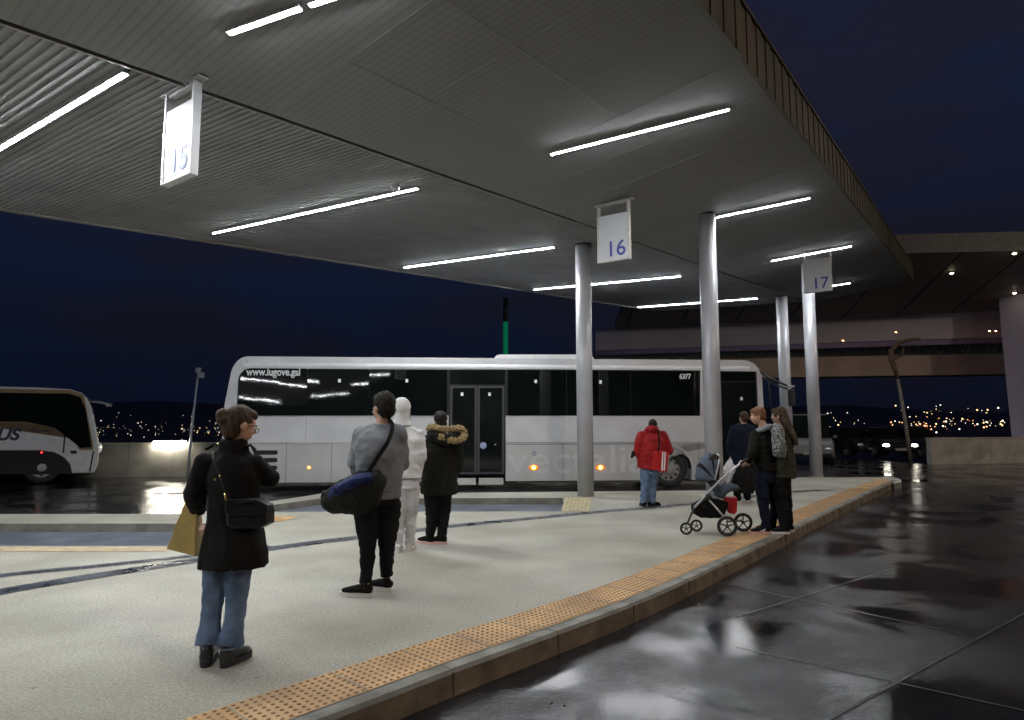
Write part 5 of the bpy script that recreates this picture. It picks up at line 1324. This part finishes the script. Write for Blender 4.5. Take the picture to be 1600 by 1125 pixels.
def cap_(bm, P, R, k): ell(bm, P(0, -.02, .03), (.092 * k, .108 * k, .10 * k), R); ell(bm, P(0, -.06, -.05), (.08 * k, .06 * k, .08 * k), R)
hairshell(g, M_HAIRD, (cap_,), amp=.006)

# ---- 5 man in red
Yr = at(1014, 791).y; Jr = lambda x, y, dy=0: aty(x, y, Yr + dy)
g = figure('man seen from behind in a red hooded jacket, jeans and black shoes facing the bus', Yr, None, math.radians(-16), dict(
    head=(1020, 666, .03), neck=(1019, 673), chest=(1020, 694), pelvis=(1015, 733), sl=(1002, 682), sr=(1036, 682, .02), el=(997, 706, .0), wl=(1003, 716, .25),
    er=(1044, 703, .05), wr=(1032, 706, .3), hl=(1008, 738), hr=(1022, 738), kl=(1008, 762, .0), kr=(1019, 762, .05), al=(1006, 787, -.03), ar=(1018, 786, .02)),
    math.radians(5), -.35, 1.0, hands=((.5, .6, 0), (-.5, .6, 0)), slim=1.1)
bm = bmesh.new(); torso(bm, g, [(0, .225, .18), (.2, .235, .19), (.5, .248, .19), (.78, .235, .17), (.92, .15, .13), (1.04, .10, .10)], hem=g.j['pelvis'])
sleeve(bm, g, 'l', (.10, .09, .075), .8); sleeve(bm, g, 'r', (.10, .095, .075), .8)
ell(bm, g.j['neck'] + Z * .02 - g.fv * .06, (.13, .11, .08), g.R)
volume('jacket', bm, M_RED, g.root, voxel=.014, smooth=3, amp=.013, freq=(7, 7, 8), seed=41)
trousers(g, M_DENIM, (.098, .078, .068), hemz=.0, amp=.012, seed=42, name='jeans', top=.04)
a = g.j['al'].copy(); a.z = 0; d = Vector((-.1, 1, 0)).normalized(); shoe(g.root, a - d * .08, d, .28, M_BLKC, M_RUBBER, w=.05)
a = g.j['ar'].copy(); a.z = 0; d = Vector((.9, .5, 0)).normalized(); shoe(g.root, a - d * .08, d, .29, M_BLKC, M_RUBBER, w=.05)
hairshell(g, M_HAIRD, (), amp=.004)
t = empty('shoulder_bag', Jr(1033, 738), 'red shoulder bag with two white stripes at the right hip of the man in red', 'bag')
bm = bmesh.new(); q = [(1021, 706), (1034, 703), (1043, 707), (1045, 712), (1042, 737), (1037, 739), (1020, 734)]
prism(bm, [Jr(x, y, -.24 + (x - 1021) * .006) for x, y in q], Vector((.03, .14, 0))); sb = volume('sack', bm, M_REDB, t, voxel=.010, smooth=4, amp=.004)
bm = bmesh.new()
for x in (1034.2, 1037.8): prism(bm, [Jr(x + .6, 706, -.262 + (x - 1021) * .006), Jr(x + 2.6, 706.5, -.262 + (x + 2 - 1021) * .006), Jr(x + 1.2, 736, -.262 + (x + 2 - 1021) * .006), Jr(x - 1.0, 735.5, -.262 + (x - 1021) * .006)], Vector((.003, .016, 0)))
obj('stripes', bm, M_WHITE, sb)
strap('strap', [Jr(1028, 706, -.27), Jr(1030, 694, -.27), Jr(1029, 680, -.24), Jr(1027, 670, -.12)], .028, M_BLKC, t)
t = empty('umbrella', Jr(986, 716), 'folded dark umbrella under the left arm of the man in red', 'umbrella')
bm = bmesh.new(); tube(bm, [Jr(1004, 698, .2), Jr(997, 703, .1), Jr(991, 708, .0), Jr(985, 717, -.05)], [.03, .06, .05, .008], 10); volume('folded_canopy', bm, M_PARKA, t, voxel=.008, smooth=2, amp=.006)
bm = bmesh.new(); tube(bm, [Jr(986, 715.5, -.05), Jr(983.5, 719, -.07)], .006, 8); obj('tip', bm, M_STEEL, t, True)

# ---- 6 red haired man at the pram
Ym = at(1190, 833).y; Jm = lambda x, y, dy=0: aty(x, y, Ym + dy)
g = figure('red-haired man in a black jacket with grey hood, hands on the stroller', Ym, None, math.radians(48), dict(
    head=(1184, 650, .0), neck=(1193, 669, -.02), chest=(1196, 688), pelvis=(1196, 744), sl=(1181, 680, -.10), sr=(1208, 680, .10), el=(1176, 706, -.16), wl=(1168, 724, -.10),
    er=(1196, 706, .2), wr=(1176, 722, .22), hl=(1190, 752, -.05), hr=(1203, 752, .06), kl=(1194, 792, -.05), kr=(1212, 790, .10), al=(1197, 825, -.06), ar=(1205, 824, .12)),
    math.radians(28), -.15, .98, hands=((-.9, .3, .1), (-.9, .2, .1)), curl=.9)
bm = bmesh.new(); torso(bm, g, [(0, .17, .15), (.25, .18, .16), (.55, .19, .155), (.8, .20, .145), (.92, .13, .11), (1.0, .08, .08)], hem=Jm(1196, 736))
sleeve(bm, g, 'l', (.078, .072, .055), .92); sleeve(bm, g, 'r', (.078, .072, .055), .92)
volume('jacket', bm, M_PARKA, g.root, voxel=.012, smooth=3, amp=.010, freq=(9, 9, 10), seed=51)
bm = bmesh.new(); tube(bm, crom([Jm(1180, 672, -.10), Jm(1190, 668, -.16), Jm(1202, 662, -.12), Jm(1209, 664, -.02), Jm(1205, 668, .08)], 5), [.035] * 20 + [.035], 12) if 0 else tube(bm, crom([Jm(1184, 674, -.10), Jm(1191, 671, -.16), Jm(1200, 667, -.15), Jm(1206, 667, -.06), Jm(1204, 670, .06)], 5), .040, 12)
volume('hood', bm, M_HOODG, g.root, voxel=.010, smooth=2, amp=.008, freq=(14, 14, 14))
trousers(g, M_NAVY, (.098, .072, .058), hemz=.0, amp=.011, seed=52, top=.08)
for s, d in (('l', Vector((-1, .0, 0))), ('r', Vector((-.9, .4, 0)))):
    a = g.j['a' + s].copy(); a.z = 0; d = d.normalized(); a -= d * .07
    if s == 'l': a = Jm(1204, 833, -.05); a.z = 0
    o = shoe(g.root, a, d, .29, M_BLKC, M_SOLEP, w=.05, solem=.024)
    if s == 'l':
        sd = Vector((0, -.052, 0)); P_ = lambda f, z: a + d * .29 * f + sd + Z * z
        bm = bmesh.new(); prism(bm, [P_(.30, .060), P_(.42, .042), P_(.58, .048), P_(.44, .055), P_(.36, .064), P_(.34, .075)], (0, -.003, 0)); obj('side_mark', bm, M_WHITE, o)
hairshell(g, M_HAIRR, (), amp=.006, s=1.03)

# ---- 7 long-haired woman
Yl = at(1224, 835).y; Jl = lambda x, y, dy=0: aty(x, y, Yl + dy)
Yl += .12
g = figure('woman with very long brown hair in an olive coat beside the red-haired man', Yl, None, math.radians(62), dict(
    head=(1217, 650, .0), neck=(1221, 670), chest=(1222, 692), pelvis=(1220, 748), sl=(1216, 682, -.13), sr=(1226, 682, .13), el=(1226, 712, -.16), wl=(1218, 738, -.12),
    er=(1224, 712, .2), wr=(1214, 735, .26), hl=(1216, 754, -.06), hr=(1224, 754, .07), kl=(1222, 792, -.05), kr=(1229, 790, .06), al=(1226, 825, -.08), ar=(1232, 822, .10)),
    math.radians(-6), -.1, .96, hands=((-.3, .1, -1), (-.3, .1, -1)), slim=.95)
bm = bmesh.new(); torso(bm, g, [(0, .18, .185), (.25, .18, .18), (.55, .18, .165), (.8, .19, .15), (.92, .12, .11), (1.0, .08, .08)], hem=Jl(1222, 746))
sleeve(bm, g, 'l', (.075, .07, .055), .95); sleeve(bm, g, 'r', (.075, .07, .055), .95)
volume('coat', bm, M_OLIVE, g.root, voxel=.012, smooth=3, amp=.010, freq=(9, 9, 7), seed=61)
trousers(g, M_BLKT, (.098, .078, .064), hemz=.02, amp=.010, seed=62, top=.04)
for s, d in (('l', Vector((-1, .0, 0))), ('r', Vector((-.9, .4, 0)))):
    a = g.j['a' + s].copy(); a.z = 0; d = d.normalized(); shoe(g.root, a - d * .07, d, .27, M_BLKC, M_SOLE, w=.048, solem=.024)
def longh(bm, P, R, k):
    tube(bm, [P(0, -.04, .02), P(0, -.09, -.12), P(.0, -.13, -.24), P(.0, -.17, -.36), P(.0, -.18, -.44)], [(.088, .08), (.10, .06), (.10, .05), (.085, .04), (.05, .02)], 14, ref=Vector((R.col[1])))
hairshell(g, M_HAIRB, (longh,), amp=.006, s=1.05)
t = empty('backpack', Jl(1217, 702, -.2), 'grey patterned backpack carried between the red-haired man and the long-haired woman', 'backpack')
bm = bmesh.new(); tube(bm, [Jl(1218, 714, -.25), Jl(1218, 706, -.26), Jl(1217, 690, -.27), Jl(1215, 672, -.25), Jl(1214, 663, -.2)], [(.075, .06), (.095, .08), (.095, .085), (.085, .075), (.045, .04)], 14, ref=Vector((0, 1, 0)))
volume('sack', bm, M_PATT, t, voxel=.010, smooth=3, amp=.010, freq=(14, 14, 14))
strap('strap', [Jl(1224, 708, -.3), Jl(1228, 690, -.3), Jl(1224, 672, -.25)], .03, M_BLKC, t)

# ---- 8 person in navy by the bus door
Yn = at(1160, 784).y; Jn = lambda x, y, dy=0: aty(x, y, Yn + dy)
g = figure('person in a navy jacket at the front door of the bus, half hidden by others', Yn, None, math.radians(12), dict(
    head=(1162, 653, .0), neck=(1162, 662), chest=(1160, 680), pelvis=(1158, 722), sl=(1147, 672), sr=(1176, 672), el=(1141, 694, .0), wl=(1142, 712, .02),
    er=(1180, 694), wr=(1176, 714, .1), hl=(1152, 728), hr=(1165, 728), kl=(1152, 754), kr=(1166, 753), al=(1152, 780, -.03), ar=(1168, 779, .03)),
    0, -.1, 1.0, hands=((0, 0, -1), (0, .2, -1)), slim=1.05)
bm = bmesh.new(); torso(bm, g, [(0, .21, .17), (.3, .22, .18), (.6, .235, .17), (.85, .20, .14), (1.0, .09, .09)], hem=g.j['pelvis'] - Z * .04)
sleeve(bm, g, 'l', (.09, .08, .06), .95); sleeve(bm, g, 'r', (.09, .08, .06), .95)
volume('jacket', bm, M_NAVY, g.root, voxel=.014, smooth=3, amp=.010, freq=(9, 9, 9), seed=71)
trousers(g, M_BLKT, (.10, .08, .07), hemz=.0, amp=.010, seed=72, top=.05)
for s in 'lr':
    a = g.j['a' + s].copy(); a.z = 0; d = Vector((-.2 if s == 'l' else .5, 1, 0)).normalized(); shoe(g.root, a - d * .08, d, .28, M_BLKC, M_SOLE, w=.05)
hairshell(g, M_HAIRB, (), amp=.004)
t = empty('plastic_bag', Jn(1140, 756), 'crumpled white plastic bag hanging from the hand of the person in navy', 'bag')
bm = bmesh.new(); tube(bm, [Jn(1142, 716, 0), Jn(1141, 724, 0), Jn(1139, 736, 0), Jn(1139, 748, 0), Jn(1140, 756, 0)], [.03, .08, .15, .16, .11], 16)
volume('sack', bm, M_PLAST, t, voxel=.012, smooth=1, amp=.022, freq=(14, 14, 8), seed=8)
t = empty('black_bag', Jn(1160, 772), 'dark carrier bag low beside the legs of the person in navy', 'bag')
bm = bmesh.new(); tube(bm, [Jn(1166, 728, -.2), Jn(1164, 740, -.2), Jn(1162, 756, -.2), Jn(1161, 770, -.2)], [(.10, .05), (.20, .09), (.24, .11), (.20, .10)], 14, ref=Vector((0, 1, 0)))
volume('sack', bm, M_BLKC, t, voxel=.014, smooth=2, amp=.014, freq=(10, 10, 10))
bm = bmesh.new(); tube(bm, crom([Jn(1160, 732, -.2), Jn(1172, 717, -.05), Jn(1172, 732, -.2)], 5), .007, 6); obj('handle', bm, M_BLKC, t, True)

# ================================================================== PRAM
Ys = at(1120, 834).y; Js = lambda x, y, dy=0: aty(x, y, Ys + dy)
pr = empty('stroller', at(1118, 832), 'baby stroller with silver frame, grey-blue hood and black spoked wheels', 'stroller')
AX = Vector((.12, 1, 0)).normalized()
def pwheel(px, py, dy, r):
    c = Js(px, py, dy); c.z = r + .001
    t = bpy.data.objects.new('wheel', None); COL.objects.link(t); t.parent = pr; t.location = c - wpos(pr); u_ = AX.cross(Z)
    ring = lambda q, a=0: [c + (u_ * math.cos(k * math.pi / 15) + Z * math.sin(k * math.pi / 15)) * q for k in range(31)]
    bm = bmesh.new(); tube(bm, ring(r * .87), r * .125, 8, ref=None, cap=False); obj('tyre', bm, M_RUBBER, t, True)
    bm = bmesh.new(); tube(bm, ring(r * .72), .008, 6, cap=False); cyl(bm, c, r * .16, .05, AX, 14)
    for k in range(5):
        a = k * 2 * math.pi / 5 + .3; d = u_ * math.cos(a) + Z * math.sin(a); tube(bm, [c, c + d * r * .74], [r * .075, r * .06], 8)
    obj('rim', bm, M_DARKM, t, True)
pwheel(1072, 818, -.10, .085); pwheel(1088, 815, .16, .085); pwheel(1136, 815, -.22, .135); pwheel(1161, 813, .16, .130)
rod = lambda name, pts, r, m: obj(name, (lambda b: (tube(b, pts, r, 10), b)[1])(bmesh.new()), m, pr, True)
for dy in (-.18, .18):
    rod('frame_tube', [Js(1085, 793, dy), Js(1105, 770, dy), Js(1130, 746, dy), Js(1158, 723, dy)], .015, M_STEEL)
    rod('frame_tube', [Js(1109, 782, dy), Js(1122, 797, dy), Js(1136, 813, dy)], .012, M_STEEL)
    rod('fork', [Js(1085, 793, dy), Js(1080, 804, dy * .8), Js(1074, 818, dy * .7)], .014, M_DARKM)
    bm = bmesh.new(); ell(bm, Js(1107, 776, dy * 1.08), (.045, .03, .045)); obj('hinge', bm, M_DARKM, pr, True)
rod('axle', [Js(1136, 815, -.20), Js(1161, 813, .16)], .012, M_DARKM); rod('axle', [Js(1080, 803, -.16), Js(1083, 802, .16)], .012, M_DARKM)
rod('handlebar', crom([Js(1156, 725, -.18), Js(1166, 718, -.18), Js(1171, 716, -.10), Js(1171, 716, .10), Js(1166, 718, .18), Js(1156, 725, .18)], 4), .017, M_DARKM)
rod('bumper_bar', crom([Js(1137, 757, -.2), Js(1143, 736, -.2), Js(1150, 728, 0), Js(1143, 736, .2), Js(1137, 757, .2)], 4), .012, M_STEEL)
bm = bmesh.new(); tube(bm, [Js(1122, 776), Js(1128, 765), Js(1140, 760), Js(1151, 762)], [(.16, .05), (.17, .07), (.17, .06), (.15, .04)], 14, ref=Z); tube(bm, [Js(1126, 772), Js(1112, 752), Js(1104, 730)], [(.16, .05), (.16, .05), (.14, .04)], 14, ref=Vector((1, 0, 1)))
volume('seat', bm, M_FABG, pr, voxel=.012, smooth=3, amp=.008, freq=(12, 12, 12))
# hood: ribs of cloth fanning round a hinge
bm = bmesh.new(); hc = Js(1110, 748, 0); rows2 = []
for i in range(11):
    a = math.radians(62 + i * 12.5); row = []
    for k in range(13):
        ph = math.pi * k / 12; rr_ = .36 * (1 + .035 * (1 if i % 2 else -1)) * (1 - .12 * (i / 10)); x = math.cos(a) * rr_ * math.sin(ph) ** .5; z = math.sin(a) * rr_ * math.sin(ph) ** .5
        row.append(bm.verts.new(hc + Vector((x * .62, -.19 * math.cos(ph), z))))
    rows2.append(row)
for A, B in zip(rows2, rows2[1:]):
    for k in range(12): bm.faces.new([A[k], A[k + 1], B[k + 1], B[k]])
for i, f in enumerate(bm.faces): f.material_index = 1 if (i // 12) in (2, 6) else 0
o = obj('hood', bm, [M_FABG, M_BLKC], pr, True); sd = o.modifiers.new('s', 'SOLIDIFY'); sd.thickness = .012
rod('hood_bow', [v.co.copy() for v in []] or [hc + Vector((math.cos(math.radians(64)) * .375 * math.sin(math.pi * k / 12) ** .5 * .62, -.195 * math.cos(math.pi * k / 12), math.sin(math.radians(64)) * .375 * math.sin(math.pi * k / 12) ** .5)) for k in range(13)], .010, M_STEEL)
bm = bmesh.new(); prism(bm, [Js(x, y, -.15) for x, y in [(1108, 716), (1116, 709), (1124, 712), (1126, 724), (1124, 750), (1108, 756)]], Vector((.02, .28, 0))); volume('hood_lining', bm, M_OLIVE, pr, voxel=.011, smooth=6)
bm = bmesh.new(); prism(bm, [Js(x, y, -.14) for x, y in [(1085, 792), (1106, 778), (1140, 786), (1133, 803), (1125, 810), (1096, 810), (1086, 803)]], Vector((.03, .28, 0))); volume('basket', bm, M_BLKC, pr, voxel=.011, smooth=4, amp=.010, freq=(11, 11, 11))
t = empty('bucket_bag', Js(1144, 808, .0), 'bright red bag hanging under the back of the stroller', 'bag')
bm = bmesh.new(); prism(bm, [Js(x, y, -.06) for x, y in [(1132, 777), (1152, 777), (1152, 800), (1148, 804), (1139, 802)]], Vector((.02, .16, 0))); volume('sack', bm, M_REDB, t, voxel=.010, smooth=4, amp=.006, freq=(12, 12, 12))
